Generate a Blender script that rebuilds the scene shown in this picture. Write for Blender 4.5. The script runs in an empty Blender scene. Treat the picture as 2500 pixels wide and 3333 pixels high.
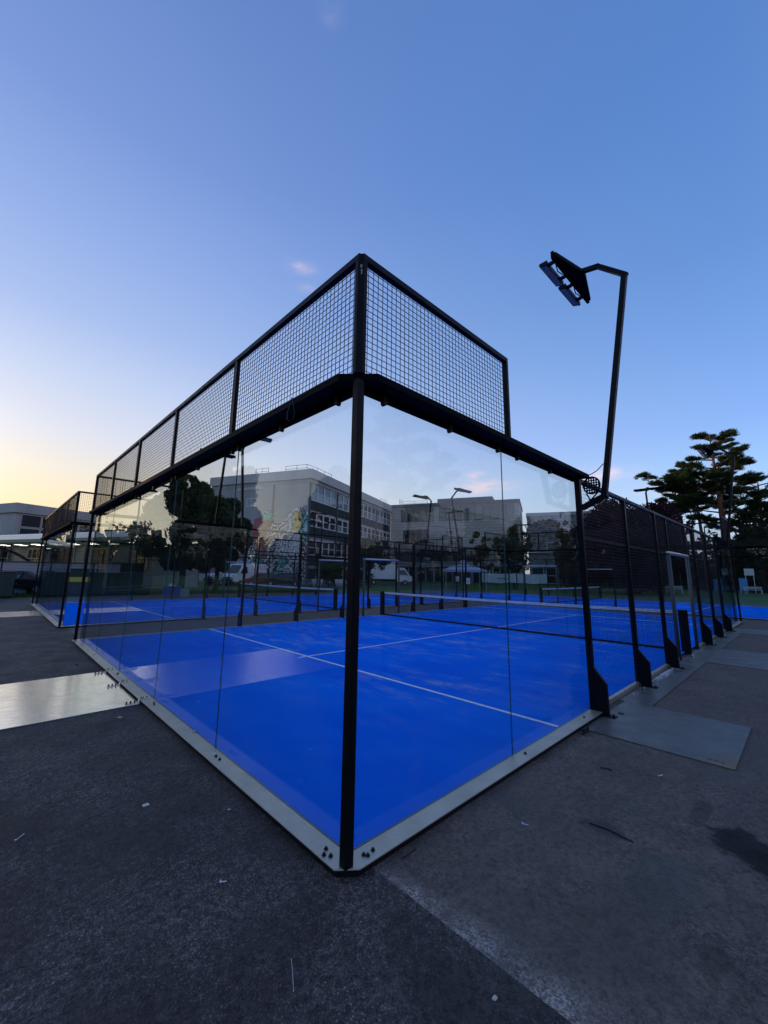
import bpy, math, random
import numpy as np
from mathutils import Vector, Matrix

# ------------------------------------------------------------------ camera, sky, sun, exposure
S = bpy.context.scene
COL = S.collection
PI = math.pi
rad = math.radians

yaw, pitch, roll = 0.8096805751, 0.1756632466, 0.0154031530
_f = Vector((math.cos(yaw)*math.cos(pitch), math.sin(yaw)*math.cos(pitch), math.sin(pitch)))
_r = Vector((math.sin(yaw), -math.cos(yaw), 0)); _u = _r.cross(_f)
_r2 = math.cos(roll)*_r + math.sin(roll)*_u
_u2 = -math.sin(roll)*_r + math.cos(roll)*_u
_M = Matrix((_r2, _u2, -_f)).transposed().to_4x4()
_M.translation = (-1.7907, -2.1066, 1.6663)
camd = bpy.data.cameras.new('camera')
camo = bpy.data.objects.new('camera', camd); COL.objects.link(camo)
camo.matrix_world = _M
camd.sensor_fit = 'VERTICAL'; camd.sensor_height = 36.0
camd.lens = 1311.9*36/3333; camd.shift_x = 14.98/3333; camd.shift_y = -34.6/3333
camd.clip_start = 0.05; camd.clip_end = 3000
S.camera = camo

SUN_AZ, SUN_EL = 110.0, 3.0            # degrees, azimuth counted from +X towards +Y
CLOUDS = [(59.3,39.3,1.6,.6,.32),(58.5,37.2,1.4,.45,.15),(31.6,11.9,3.2,1.0,.9),(32.6,13.6,1.3,.5,.6),(56.6,60.2,1.0,1.0,.07),
          (17,12.5,3,.8,.8),(8,10,4,1,.6),(112,9,8,1.5,1.0),(120,14,5,1.0,.6),(-30,12,7,1.2,.7)]

def lin(r, g, b):
    return tuple((c/255/12.92 if c/255 <= .04045 else ((c/255+.055)/1.055)**2.4) for c in (r, g, b))

def make_sky(nt):
    N = nt.nodes; L = nt.links
    def Mt(op, a, b=None):
        n = N.new('ShaderNodeMath'); n.operation = op
        for i, v in enumerate((a, b)):
            if v is None: continue
            if isinstance(v, (int, float)): n.inputs[i].default_value = v
            else: L.new(v, n.inputs[i])
        return n.outputs[0]
    def mixc(fac, a, b, blend='MIX'):
        n = N.new('ShaderNodeMix'); n.data_type = 'RGBA'; n.blend_type = blend
        for i, v in ((0, fac), (6, a), (7, b)):
            if isinstance(v, (int, float)): n.inputs[i].default_value = v
            elif isinstance(v, tuple): n.inputs[i].default_value = v + (1,)
            else: L.new(v, n.inputs[i])
        return n.outputs[2]
    tc = N.new('ShaderNodeTexCoord'); sep = N.new('ShaderNodeSeparateXYZ'); L.new(tc.outputs['Generated'], sep.inputs[0])
    X, Y, Z = sep.outputs
    asn = Mt('ARCSINE', Z); el = Mt('DIVIDE', asn, PI/2)
    sa = rad(SUN_AZ)
    h = Mt('MAXIMUM', Mt('SQRT', Mt('ADD', Mt('MULTIPLY', X, X), Mt('MULTIPLY', Y, Y))), 1e-4)
    cd = Mt('DIVIDE', Mt('ADD', Mt('MULTIPLY', X, math.cos(sa)), Mt('MULTIPLY', Y, math.sin(sa))), h)
    s = Mt('POWER', Mt('MULTIPLY', Mt('ADD', cd, 1.0), 0.5), 2.0)
    def ramp(stops):
        r = N.new('ShaderNodeValToRGB'); L.new(el, r.inputs[0])
        e = r.color_ramp.elements
        while len(e) < len(stops): e.new(0.5)
        for k, (d, c) in enumerate(stops):
            e[k].position = d/90; e[k].color = lin(*c) + (1,)
        return r.outputs[0]
    cool = ramp([(0,(186,210,238)),(5,(166,204,244)),(11,(138,186,243)),(17,(112,160,231)),(24,(98,146,215)),(34,(82,129,196)),(50,(72,117,185)),(90,(84,110,164))])
    warm = ramp([(0,(255,190,100)),(3.5,(246,200,130)),(8,(240,214,164)),(11,(231,216,190)),(15,(216,212,214)),(22,(188,198,221)),(28,(161,179,219)),(36,(140,163,215)),(46,(114,140,200)),(60,(92,122,184)),(90,(84,110,164))])
    back = ramp([(0,(205,190,196)),(8,(206,188,202)),(16,(186,181,208)),(26,(160,168,208)),(40,(132,150,202)),(60,(102,129,188)),(90,(84,110,164))])   # dusky pink and grey opposite the sunset
    bk = N.new('ShaderNodeMapRange'); bk.interpolation_type = 'SMOOTHSTEP'; bk.inputs[1].default_value = -.30; bk.inputs[2].default_value = -.92; L.new(cd, bk.inputs[0])
    grad = mixc(bk.outputs[0], mixc(s, cool, warm), back)
    sky = N.new('ShaderNodeTexSky'); sky.sky_type = 'NISHITA'; sky.sun_disc = False
    sky.sun_elevation = rad(SUN_EL); sky.sun_rotation = rad(90-SUN_AZ)
    sky.air_density = 1.0; sky.dust_density = 0.6; sky.ozone_density = 3.0
    g = N.new('ShaderNodeGamma'); g.inputs[1].default_value = 0.7; L.new(sky.outputs[0], g.inputs[0])
    fin = mixc(0.08, grad, mixc(1.0, g.outputs[0], (.62,.62,.68), 'MULTIPLY'))
    mp = N.new('ShaderNodeMapping'); mp.inputs['Scale'].default_value = (1, 1, 3.2); L.new(tc.outputs['Generated'], mp.inputs[0])
    n1 = N.new('ShaderNodeTexNoise'); n1.inputs['Scale'].default_value = 24; n1.inputs['Detail'].default_value = 6; L.new(mp.outputs[0], n1.inputs['Vector'])
    tot = None
    for (az, e_, sx, sy, amt) in CLOUDS:
        a = rad(az)
        da = Mt('DIVIDE', Mt('ADD', Mt('MULTIPLY', X, -math.sin(a)), Mt('MULTIPLY', Y, math.cos(a))), rad(sx))
        fr = Mt('GREATER_THAN', Mt('ADD', Mt('MULTIPLY', X, math.cos(a)), Mt('MULTIPLY', Y, math.sin(a))), 0.0)
        de = Mt('DIVIDE', Mt('SUBTRACT', asn, rad(e_)), rad(sy))
        q = Mt('EXPONENT', Mt('MULTIPLY', Mt('ADD', Mt('MULTIPLY', da, da), Mt('MULTIPLY', de, de)), -1.0))
        q = Mt('MULTIPLY', Mt('MULTIPLY', q, amt), fr)
        tot = q if tot is None else Mt('MAXIMUM', tot, q)
    cm = N.new('ShaderNodeMapRange'); cm.inputs[1].default_value = 0.30; cm.inputs[2].default_value = 0.8; L.new(n1.outputs[0], cm.inputs[0])
    cmask = Mt('MINIMUM', Mt('MULTIPLY', Mt('MULTIPLY', tot, cm.outputs[0]), 1.5), 0.75)
    out = mixc(cmask, fin, mixc(s, lin(236,214,226), lin(240,205,200)))
    # glow widening round the set sun
    ce = math.cos(rad(SUN_EL)); dt = Mt('ADD', Mt('ADD', Mt('MULTIPLY', X, math.cos(sa)*ce), Mt('MULTIPLY', Y, math.sin(sa)*ce)), Mt('MULTIPLY', Z, math.sin(rad(SUN_EL))))
    glow = Mt('ADD', Mt('MULTIPLY', Mt('EXPONENT', Mt('MULTIPLY', Mt('SUBTRACT', dt, 1.0), 34.0)), .9), 1.02)
    out = mixc(Mt('MINIMUM', Mt('MULTIPLY', Mt('EXPONENT', Mt('MULTIPLY', Mt('SUBTRACT', dt, 1.0), 50.0)), .7), .7), out, (1.0, .90, .76))
    ten = mixc(1.0, out, (10.0, 10.0, 10.0), 'MULTIPLY')
    gl = N.new('ShaderNodeVectorMath'); gl.operation = 'SCALE'; L.new(ten, gl.inputs[0]); L.new(glow, gl.inputs['Scale']); ten = gl.outputs[0]
    bg = N['Background']; L.new(ten, bg.inputs[0]); bg.inputs[1].default_value = 0.1

W = bpy.data.worlds.new('World'); S.world = W; W.use_nodes = True
make_sky(W.node_tree)

sd = bpy.data.lights.new('sun', 'SUN'); sd.energy = 4.0; sd.angle = rad(0.6); sd.color = (1.0, 0.62, 0.30)
so = bpy.data.objects.new('sun', sd); COL.objects.link(so)
_sv = Vector((math.cos(rad(SUN_EL))*math.cos(rad(SUN_AZ)), math.cos(rad(SUN_EL))*math.sin(rad(SUN_AZ)), math.sin(rad(SUN_EL))))
so.rotation_euler = _sv.to_track_quat('Z', 'Y').to_euler(); so.location = (0, 60, 40)

S.view_settings.view_transform = 'Standard'; S.view_settings.look = 'None'
S.view_settings.exposure = 0.25; S.view_settings.gamma = 1.0; S.view_settings.use_curve_mapping = False
S.render.engine = 'CYCLES'
S.cycles.transparent_max_bounces = 80; S.cycles.max_bounces = 8; S.cycles.glossy_bounces = 4
S.cycles.caustics_reflective = False; S.cycles.caustics_refractive = False

# ------------------------------------------------------------------ helpers
RNG = random.Random(7)
MATS = {}

def bsdf(name, col, rough=0.6, metal=0.0, spec=0.5):
    m = bpy.data.materials.new(name); m.use_nodes = True
    b = m.node_tree.nodes['Principled BSDF']
    b.inputs['Base Color'].default_value = (col[0], col[1], col[2], 1)
    b.inputs['Roughness'].default_value = rough; b.inputs['Metallic'].default_value = metal
    b.inputs['Specular IOR Level'].default_value = spec
    MATS[name] = m
    return m

class NT:
    """short hand for building node trees"""
    def __init__(s, m):
        s.m = m; s.t = m.node_tree; s.N = s.t.nodes; s.L = s.t.links
        s.b = s.N.get('Principled BSDF')
        s.obj = s.N.new('ShaderNodeTexCoord').outputs['Object']
        s.geo = s.N.new('ShaderNodeNewGeometry')
    def set(s, n, i, v):
        if v is None: return
        if isinstance(v, (int, float)): n.inputs[i].default_value = v
        elif isinstance(v, tuple):
            n.inputs[i].default_value = v + (1,) if len(v) == 3 and len(n.inputs[i].default_value) == 4 else v
        else: s.L.new(v, n.inputs[i])
    def math(s, op, a, b=None):
        n = s.N.new('ShaderNodeMath'); n.operation = op; s.set(n, 0, a); s.set(n, 1, b); return n.outputs[0]
    def noise(s, scale, detail=4, rough=.55, vec=None, dist=0):
        n = s.N.new('ShaderNodeTexNoise'); s.set(n, 'Scale', scale); s.set(n, 'Detail', detail); s.set(n, 'Roughness', rough); s.set(n, 'Distortion', dist)
        s.L.new(vec if vec is not None else s.geo.outputs['Position'], n.inputs['Vector']); return n.outputs[0]
    def voro(s, scale, vec=None, feat='F1', out=0):
        n = s.N.new('ShaderNodeTexVoronoi'); n.feature = feat; s.set(n, 'Scale', scale)
        s.L.new(vec if vec is not None else s.geo.outputs['Position'], n.inputs['Vector']); return n.outputs[out]
    def mapping(s, scale=(1,1,1), loc=(0,0,0), rot=(0,0,0), vec=None):
        n = s.N.new('ShaderNodeMapping'); n.inputs['Scale'].default_value = scale; n.inputs['Location'].default_value = loc; n.inputs['Rotation'].default_value = rot
        s.L.new(vec if vec is not None else s.geo.outputs['Position'], n.inputs[0]); return n.outputs[0]
    def rng(s, v, a, b, c=0.0, d=1.0):
        n = s.N.new('ShaderNodeMapRange'); s.set(n, 0, v); s.set(n, 1, a); s.set(n, 2, b); s.set(n, 3, c); s.set(n, 4, d); return n.outputs[0]
    def mix(s, f, a, b, blend='MIX'):
        n = s.N.new('ShaderNodeMix'); n.data_type = 'RGBA'; n.blend_type = blend; s.set(n, 0, f); s.set(n, 6, a); s.set(n, 7, b); return n.outputs[2]
    def ramp(s, v, stops):
        r = s.N.new('ShaderNodeValToRGB'); s.L.new(v, r.inputs[0]); e = r.color_ramp.elements
        while len(e) < len(stops): e.new(0.5)
        for k, (p, c) in enumerate(stops): e[k].position = p; e[k].color = c + (1,)
        return r.outputs[0]
    def bump(s, h, strength=.3, dist=.01):
        n = s.N.new('ShaderNodeBump'); s.set(n, 'Strength', strength); s.set(n, 'Distance', dist); s.L.new(h, n.inputs['Height'])
        s.L.new(n.outputs[0], s.b.inputs['Normal'])
    def col(s, c): s.set(s.b, 'Base Color', c)
    def xyz(s):
        n = s.N.new('ShaderNodeSeparateXYZ'); s.L.new(s.geo.outputs['Position'], n.inputs[0]); return n.outputs

class MB:
    def __init__(s): s.v = []; s.f = []
    def add(s, vs, fs):
        o = len(s.v); s.v += [tuple(p) for p in vs]; s.f += [tuple(i+o for i in f) for f in fs]; return s
    def box(s, a, b):
        x0, y0, z0 = [min(a[i], b[i]) for i in range(3)]; x1, y1, z1 = [max(a[i], b[i]) for i in range(3)]
        return s.add([(x0,y0,z0),(x1,y0,z0),(x1,y1,z0),(x0,y1,z0),(x0,y0,z1),(x1,y0,z1),(x1,y1,z1),(x0,y1,z1)],
                     [(0,3,2,1),(4,5,6,7),(0,1,5,4),(1,2,6,5),(2,3,7,6),(3,0,4,7)])
    def bar(s, p, q, w, h=None, up=(0,0,1), caps=True):
        """rectangular bar from p to q, w across, h along the up side"""
        h = w if h is None else h
        p = Vector(p); q = Vector(q); d = (q-p).normalized(); u = Vector(up)
        if abs(d.dot(u)) > .99: u = Vector((1,0,0)) if abs(d.x) < .9 else Vector((0,1,0))
        r = d.cross(u).normalized(); u = r.cross(d).normalized()
        c = [(-1,-1),(1,-1),(1,1),(-1,1)]
        vs = [p + r*(a*w/2) + u*(b*h/2) for a, b in c] + [q + r*(a*w/2) + u*(b*h/2) for a, b in c]
        fs = [(0,1,5,4),(1,2,6,5),(2,3,7,6),(3,0,4,7)]
        if caps: fs += [(3,2,1,0),(4,5,6,7)]
        return s.add(vs, fs)
    def tube(s, pts, rs, n=8, caps=True):
        pts = [Vector(p) for p in pts]
        if not isinstance(rs, (list, tuple)): rs = [rs]*len(pts)
        o = len(s.v); prev = None
        for i, p in enumerate(pts):
            d = (pts[min(i+1, len(pts)-1)] - pts[max(i-1, 0)]).normalized()
            if prev is None:
                prev = d.orthogonal().normalized()
            prev = (prev - d*prev.dot(d)).normalized(); bb = d.cross(prev)
            for k in range(n):
                a = 2*PI*k/n; s.v.append(tuple(p + (prev*math.cos(a) + bb*math.sin(a))*rs[i]))
        for i in range(len(pts)-1):
            for k in range(n):
                s.f.append((o+i*n+k, o+i*n+(k+1) % n, o+(i+1)*n+(k+1) % n, o+(i+1)*n+k))
        if caps:
            s.f.append(tuple(o+k for k in range(n))[::-1]); s.f.append(tuple(o+(len(pts)-1)*n+k for k in range(n)))
        return s
    def prism(s, poly, z0, z1, axis='z'):
        """extrude a closed 2d polygon (counter-clockwise) along an axis"""
        n = len(poly)
        def P(a, b, c):
            return (a, b, c) if axis == 'z' else ((a, c, b) if axis == 'y' else (c, a, b))
        vs = [P(a, b, z0) for a, b in poly] + [P(a, b, z1) for a, b in poly]
        fs = [tuple(range(n))[::-1], tuple(range(n, 2*n))] + [(i, (i+1) % n, n+(i+1) % n, n+i) for i in range(n)]
        if axis == 'y': fs = [f[::-1] for f in fs]
        return s.add(vs, fs)
    def cyl(s, c, r, h, n=12, axis='z'):
        return s.prism([(math.cos(2*PI*k/n)*r, math.sin(2*PI*k/n)*r) for k in range(n)], 0, h, axis).shift(c, 2*n)
    def shift(s, c, n):
        for i in range(len(s.v)-n, len(s.v)): s.v[i] = (s.v[i][0]+c[0], s.v[i][1]+c[1], s.v[i][2]+c[2])
        return s
    def build(s, name, mat=None, parent=None, smooth=False, bevel=0):
        me = bpy.data.meshes.new(name); me.from_pydata(s.v, [], s.f)
        if mat is not None: me.materials.append(mat)
        if smooth: me.polygons.foreach_set('use_smooth', [True]*len(me.polygons))
        me.update()
        o = bpy.data.objects.new(name, me); COL.objects.link(o)
        if parent is not None: o.parent = parent
        if bevel:
            md = o.modifiers.new('bevel', 'BEVEL'); md.width = bevel; md.segments = 2; md.limit_method = 'ANGLE'
        return o

def tag(o, label=None, cat=None, group=None, kind=None):
    if label: o['label'] = label
    if cat: o['category'] = cat
    if group: o['group'] = group
    if kind: o['kind'] = kind
    return o

def thing(name, label, cat, loc=(0,0,0), rz=0.0, group=None):
    o = bpy.data.objects.new(name, None); COL.objects.link(o); o.empty_display_size = .2
    o.location = loc; o.rotation_euler = (0, 0, rz)
    return tag(o, label, cat, group)

KIDS = {}
def copy_tree(o, label=None, loc=None, rz=None, parent=None, skip=()):
    """a thing with copies of its parts and sub-parts"""
    c = o.copy(); COL.objects.link(c)
    if parent is not None: c.parent = parent
    if label: c['label'] = label
    if loc is not None: c.location = loc
    if rz is not None: c.rotation_euler = (0, 0, rz)
    for ch in list(o.children): copy_tree(ch, parent=c)
    return c

def text(body, size, mat, parent, name='lettering', loc=(0,0,0), rot=(0,0,0), ext=.004, align='LEFT', sx=1.0):
    cu = bpy.data.curves.new(name, 'FONT'); cu.body = body; cu.size = size; cu.extrude = ext; cu.align_x = align
    cu.resolution_u = 3
    cu.materials.append(mat)
    o = bpy.data.objects.new(name, cu)
    me = bpy.data.meshes.new_from_object(o); me.materials.clear(); me.materials.append(mat)
    bpy.data.objects.remove(o); o = bpy.data.objects.new(name, me)
    COL.objects.link(o); o.parent = parent
    o.location = loc; o.rotation_euler = rot; o.scale = (sx, 1, 1)
    return o
# ------------------------------------------------------------------ materials
def asphalt(name, base, warm, chips, wear=None, spk=1.0):
    m = bsdf(name, base, .85, 0, .4); t = NT(m)
    big = t.noise(.8, 5, .62); mid = t.noise(3.4, 5, .6); clump = t.noise(30, 4, .75, None, .4); fine = t.noise(120, 3, .75)
    peb = t.voro(88)
    pid = t.N.new('ShaderNodeTexVoronoi'); t.set(pid, 'Scale', 88.0); t.L.new(t.geo.outputs['Position'], pid.inputs['Vector'])
    c = t.mix(t.rng(big, .36, .66), base, warm)
    c = t.mix(t.rng(mid, .44, .72, 0, .75), c, tuple(x*1.75 for x in warm))
    c = t.mix(t.rng(t.noise(2.1, 4, .6, t.mapping(loc=(5, 2, 0))), .52, .72, 0, .6), c, tuple(x*.5 for x in base))
    hs = t.N.new('ShaderNodeSeparateColor'); t.L.new(pid.outputs['Color'], hs.inputs[0])
    stone = t.math('MULTIPLY', t.rng(hs.outputs[0], .55, 1.0), t.rng(peb, .62, .15))
    patch = t.rng(t.noise(1.3, 4, .6), .40, .62, .12, 1.0)
    c = t.mix(t.math('MULTIPLY', t.math('MULTIPLY', stone, patch), .9*spk), c, chips)
    c = t.mix(t.rng(clump, .36, .54, .85*spk*spk, 0.0), c, (.006, .006, .006))  # hollows between clumps blackened: relief shading put into the colour
    c = t.mix(t.math('MULTIPLY', t.rng(clump, .54, .70), t.math('MULTIPLY', patch, .55*spk)), c, tuple(x*.6 for x in chips))  # clump tops lightened: glints on the relief put into the colour
    c = t.mix(t.math('MULTIPLY', t.rng(fine, .52, .72), t.math('MULTIPLY', patch, .45*spk)), c, chips)
    if wear: c = wear(t, c, stone)
    t.col(c)
    t.set(t.b, 'Roughness', t.rng(mid, .3, .7, .55, .85))
    hgt = t.math('ADD', t.rng(peb, 0, .7, 1, 0), t.math('ADD', t.math('MULTIPLY', fine, .6), t.math('MULTIPLY', clump, 1.2)))
    t.bump(hgt, 1.0, .009)
    return m

asphalt('asphalt_dark', (.030, .028, .027), (.054, .048, .044), (.46, .42, .39))
def worn(t, c, stone):
    X, Y, Z = t.xyz()
    wob = t.math('MULTIPLY', t.math('SUBTRACT', t.noise(4.0, 4), .5), .10)
    d = t.math('ADD', t.math('SUBTRACT', X, .085), wob)
    wide = t.rng(Y, -.25, -1.2, .10, .20)
    nearw = t.math('MULTIPLY', t.rng(t.math('DIVIDE', d, wide), 1.15, .1), t.rng(Y, .0, -.25))
    nearw = t.math('MULTIPLY', nearw, t.rng(t.noise(5, 7, .78), .40, .58, .15, 1.0))
    grit = t.rng(t.noise(75, 4, .85), .44, .56)
    c = t.mix(t.math('MULTIPLY', t.math('MULTIPLY', nearw, grit), .95), c, (.72, .66, .60))
    # damp mossy stain and an old scar beside the steel plates
    def blob(px, py, sx, sy, nz=.9):
        a = t.math('DIVIDE', t.math('SUBTRACT', X, px), sx); b = t.math('DIVIDE', t.math('SUBTRACT', Y, py), sy)
        q = t.math('EXPONENT', t.math('MULTIPLY', t.math('ADD', t.math('MULTIPLY', a, a), t.math('MULTIPLY', b, b)), -1.0))
        return t.rng(t.math('ADD', q, t.math('MULTIPLY', t.math('SUBTRACT', t.noise(6.5, 8, .74, None, .6), .5), nz*1.9)), .34, .58)
    c = t.mix(t.math('MULTIPLY', blob(2.02, -1.60, .22, .17), .97), c, (.003, .003, .003))
    c = t.mix(t.math('MULTIPLY', blob(1.86, -1.74, .18, .16), .97), c, (.003, .003, .003))
    c = t.mix(t.rng(t.noise(1.1, 5, .65, t.mapping(loc=(9, 4, 0))), .46, .66, 0, .55), c, (.105, .108, .092))
    c = t.mix(t.math('MULTIPLY', blob(2.28, -1.36, .24, .06), .45), c, (.010, .010, .010))
    c = t.mix(t.math('MULTIPLY', blob(.86, -1.61, .11, .07), .5), c, (.020, .026, .018))
    c = t.mix(t.math('MULTIPLY', blob(1.25, -1.35, .35, .2, .5), .35), c, (.085, .115, .095))
    c = t.mix(t.math('MULTIPLY', blob(1.52, -.92, .10, .16), .5), c, (.015, .015, .016))
    return c
asphalt('asphalt_worn', (.118, .094, .077), (.152, .116, .093), (.46, .40, .34), worn, .84)

m = bsdf('turf', (.0, .06, .62), .95, 0, .0); t = NT(m)
# sand drifts lying on the carpet, streaky pale smears
sv = t.mapping((1.0, .42, 1)); big = t.noise(.55, 4, .6, sv)
c = t.mix(t.rng(big, .36, .66), (.0, .165, .86), (.0, .235, .97))
st = t.noise(1.5, 8, .72, t.mapping((1.0, .38, 1), rot=(0, 0, .35))); st2 = t.noise(4.5, 7, .75, t.mapping((1.0, .30, 1), rot=(0, 0, -.2)))
sm = t.math('MULTIPLY', t.rng(st, .46, .62), t.math('MULTIPLY', t.rng(st2, .45, .64), t.rng(t.noise(.33, 3), .38, .54)))
PX, PY, PZ = t.xyz(); sm = t.math('MULTIPLY', sm, t.math('MULTIPLY', t.rng(PX, 1.2, 3.2), t.rng(PY, -.2, 1.6)))
c = t.mix(t.math('MULTIPLY', sm, .8), c, (.52, .58, .58))
c = t.mix(t.math('MULTIPLY', t.rng(t.noise(.9, 6, .7), .48, .70), .30), c, (.05, .30, .88))
c = t.mix(t.rng(t.noise(260, 2), .3, .7, .22, 0.0), c, (.0, .03, .55))
t.col(c); t.bump(t.noise(400, 3), .5, .004)
m = bsdf('turf_line', (.85, .87, .88), .85, 0, .2); t = NT(m)
t.col(t.mix(t.rng(t.noise(14, 5), .45, .7, 0, .6), (.88, .90, .91), (.5, .6, .8)))

m = bsdf('galv_frame', (.34, .36, .35), .35, .6, .5); t = NT(m)
c = t.mix(t.rng(t.noise(2.2, 5, .6), .35, .7), (.42, .395, .325), (.51, .475, .39))
c = t.mix(t.rng(t.noise(16, 5, .7), .56, .75, 0, .55), c, (.20, .23, .24))
t.col(c); t.set(t.b, 'Roughness', t.rng(t.noise(6, 4), .3, .7, .32, .5)); t.bump(t.noise(30, 3), .06, .004)

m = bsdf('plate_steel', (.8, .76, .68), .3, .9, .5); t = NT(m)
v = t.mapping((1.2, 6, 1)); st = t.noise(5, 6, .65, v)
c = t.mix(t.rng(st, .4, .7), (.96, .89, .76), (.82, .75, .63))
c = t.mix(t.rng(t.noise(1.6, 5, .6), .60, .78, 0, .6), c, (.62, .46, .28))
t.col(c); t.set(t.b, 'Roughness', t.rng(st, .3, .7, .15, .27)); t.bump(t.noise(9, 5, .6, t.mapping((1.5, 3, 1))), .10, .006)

m = bsdf('plate_dull', (.10, .115, .12), .45, .3, .5); t = NT(m)
c = t.mix(t.rng(t.noise(1.5, 5, .6), .35, .7), (.115, .112, .105), (.18, .175, .155))
c = t.mix(t.rng(t.noise(1.1, 4, .6, t.mapping(loc=(3, 1, 0))), .60, .76, 0, .7), c, (.15, .12, .06))
X_, Y_, Z_ = t.xyz()
edge = t.math('MULTIPLY', t.rng(X_, 3.9, 3.35), t.rng(Y_, -1.0, -1.45)); c = t.mix(t.math('MULTIPLY', t.rng(t.math('ADD', edge, t.math('SUBTRACT', t.noise(8, 5, .7), .5)), .3, .7), .85), c, (.22, .15, .06))
t.col(c); t.set(t.b, 'Roughness', t.rng(t.noise(5, 5, .6), .3, .7, .28, .55)); t.bump(t.noise(18, 4), .08, .004)

bsdf('black_steel', (.005, .006, .009), .5, 0, .15)
m = bsdf('black_paint', (.004, .005, .008), .45, 0, .12); t = NT(m); t.set(t.b, 'Roughness', t.rng(t.noise(9, 4), .3, .7, .38, .55))
bsdf('wire_black', (.004, .006, .010), .5, 0, .3)
bsdf('beam_black', (.0025, .003, .005), .6, 0, .04)
bsdf('grey_tube', (.05, .066, .068), .5, .0, .4)
bsdf('silver_tube', (.5, .53, .55), .32, .6, .5)
bsdf('net_black', (.006, .008, .012), .8, 0, .2)
m = bsdf('net_tape', (.66, .70, .74), .7, 0, .3); t = NT(m); t.col(t.mix(t.rng(t.noise(9, 4), .4, .7), (.70, .74, .78), (.50, .55, .62)))
bsdf('bolt_black', (.008, .009, .012), .4, .3, .5)
bsdf('zinc', (.62, .66, .70), .3, .75, .5)
bsdf('white_print', (.75, .77, .78), .6)
bsdf('black_print', (.01, .01, .012), .6)
m = bsdf('lamp_lens', (.30,.33,.31), .6, 0, .2); t = NT(m); t.col(t.mix(t.rng(t.voro(55), .25, .45), (.15, .17, .16), (.36, .40, .37)))
bsdf('paper', (.55, .58, .55), .8)

# glass: mostly clear, mirror share by Fresnel (the node flips on back faces, so the index is flipped there too)
def glass(name, tint, ior=1.5):
    m = bpy.data.materials.new(name); m.use_nodes = True; nt = m.node_tree; N = nt.nodes; L = nt.links
    N.remove(N['Principled BSDF'])
    tr = N.new('ShaderNodeBsdfTransparent'); tr.inputs[0].default_value = tint + (1,)
    gl = N.new('ShaderNodeBsdfGlossy'); gl.inputs['Roughness'].default_value = 0.0; gl.inputs[0].default_value = (.44, .51, .56, 1)
    g = N.new('ShaderNodeNewGeometry'); mr = N.new('ShaderNodeMapRange'); mr.inputs[3].default_value = ior; mr.inputs[4].default_value = 1/ior
    L.new(g.outputs['Backfacing'], mr.inputs[0]); fr = N.new('ShaderNodeFresnel'); L.new(mr.outputs[0], fr.inputs[0])
    mx = N.new('ShaderNodeMixShader'); L.new(fr.outputs[0], mx.inputs[0]); L.new(tr.outputs[0], mx.inputs[1]); L.new(gl.outputs[0], mx.inputs[2])
    # film of dust, ball smudges and dried water runs
    ps = N.new('ShaderNodeNewGeometry'); mp = N.new('ShaderNodeMapping'); mp.inputs['Scale'].default_value = (1, 1, .35); L.new(ps.outputs['Position'], mp.inputs[0])
    n1 = N.new('ShaderNodeTexNoise'); n1.inputs['Scale'].default_value = 2.6; n1.inputs['Detail'].default_value = 8; n1.inputs['Roughness'].default_value = .7; L.new(mp.outputs[0], n1.inputs['Vector'])
    m1 = N.new('ShaderNodeMapRange'); m1.inputs[1].default_value = .50; m1.inputs[2].default_value = .78; m1.inputs[3].default_value = .001; m1.inputs[4].default_value = .022; L.new(n1.outputs[0], m1.inputs[0])
    df = N.new('ShaderNodeBsdfDiffuse'); df.inputs[0].default_value = (.5, .52, .52, 1)
    m2 = N.new('ShaderNodeMixShader'); L.new(m1.outputs[0], m2.inputs[0]); L.new(mx.outputs[0], m2.inputs[1]); L.new(df.outputs[0], m2.inputs[2])
    L.new(m2.outputs[0], N['Material Output'].inputs[0]); MATS[name] = m; return m
glass('court_glass', (.972, .990, .987))
bsdf('glass_edge', (.02, .10, .11), .25, 0, .6)

def window_mat(name, col):
    m = bsdf(name, col, .06, 0, .8); t = NT(m); t.bump(t.noise(.7, 2), .02, .05); return m
window_mat('pane_dark', (.012, .018, .022)); window_mat('pane_teal', (.03, .06, .07)); window_mat('pane_light', (.20, .26, .28))

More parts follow.
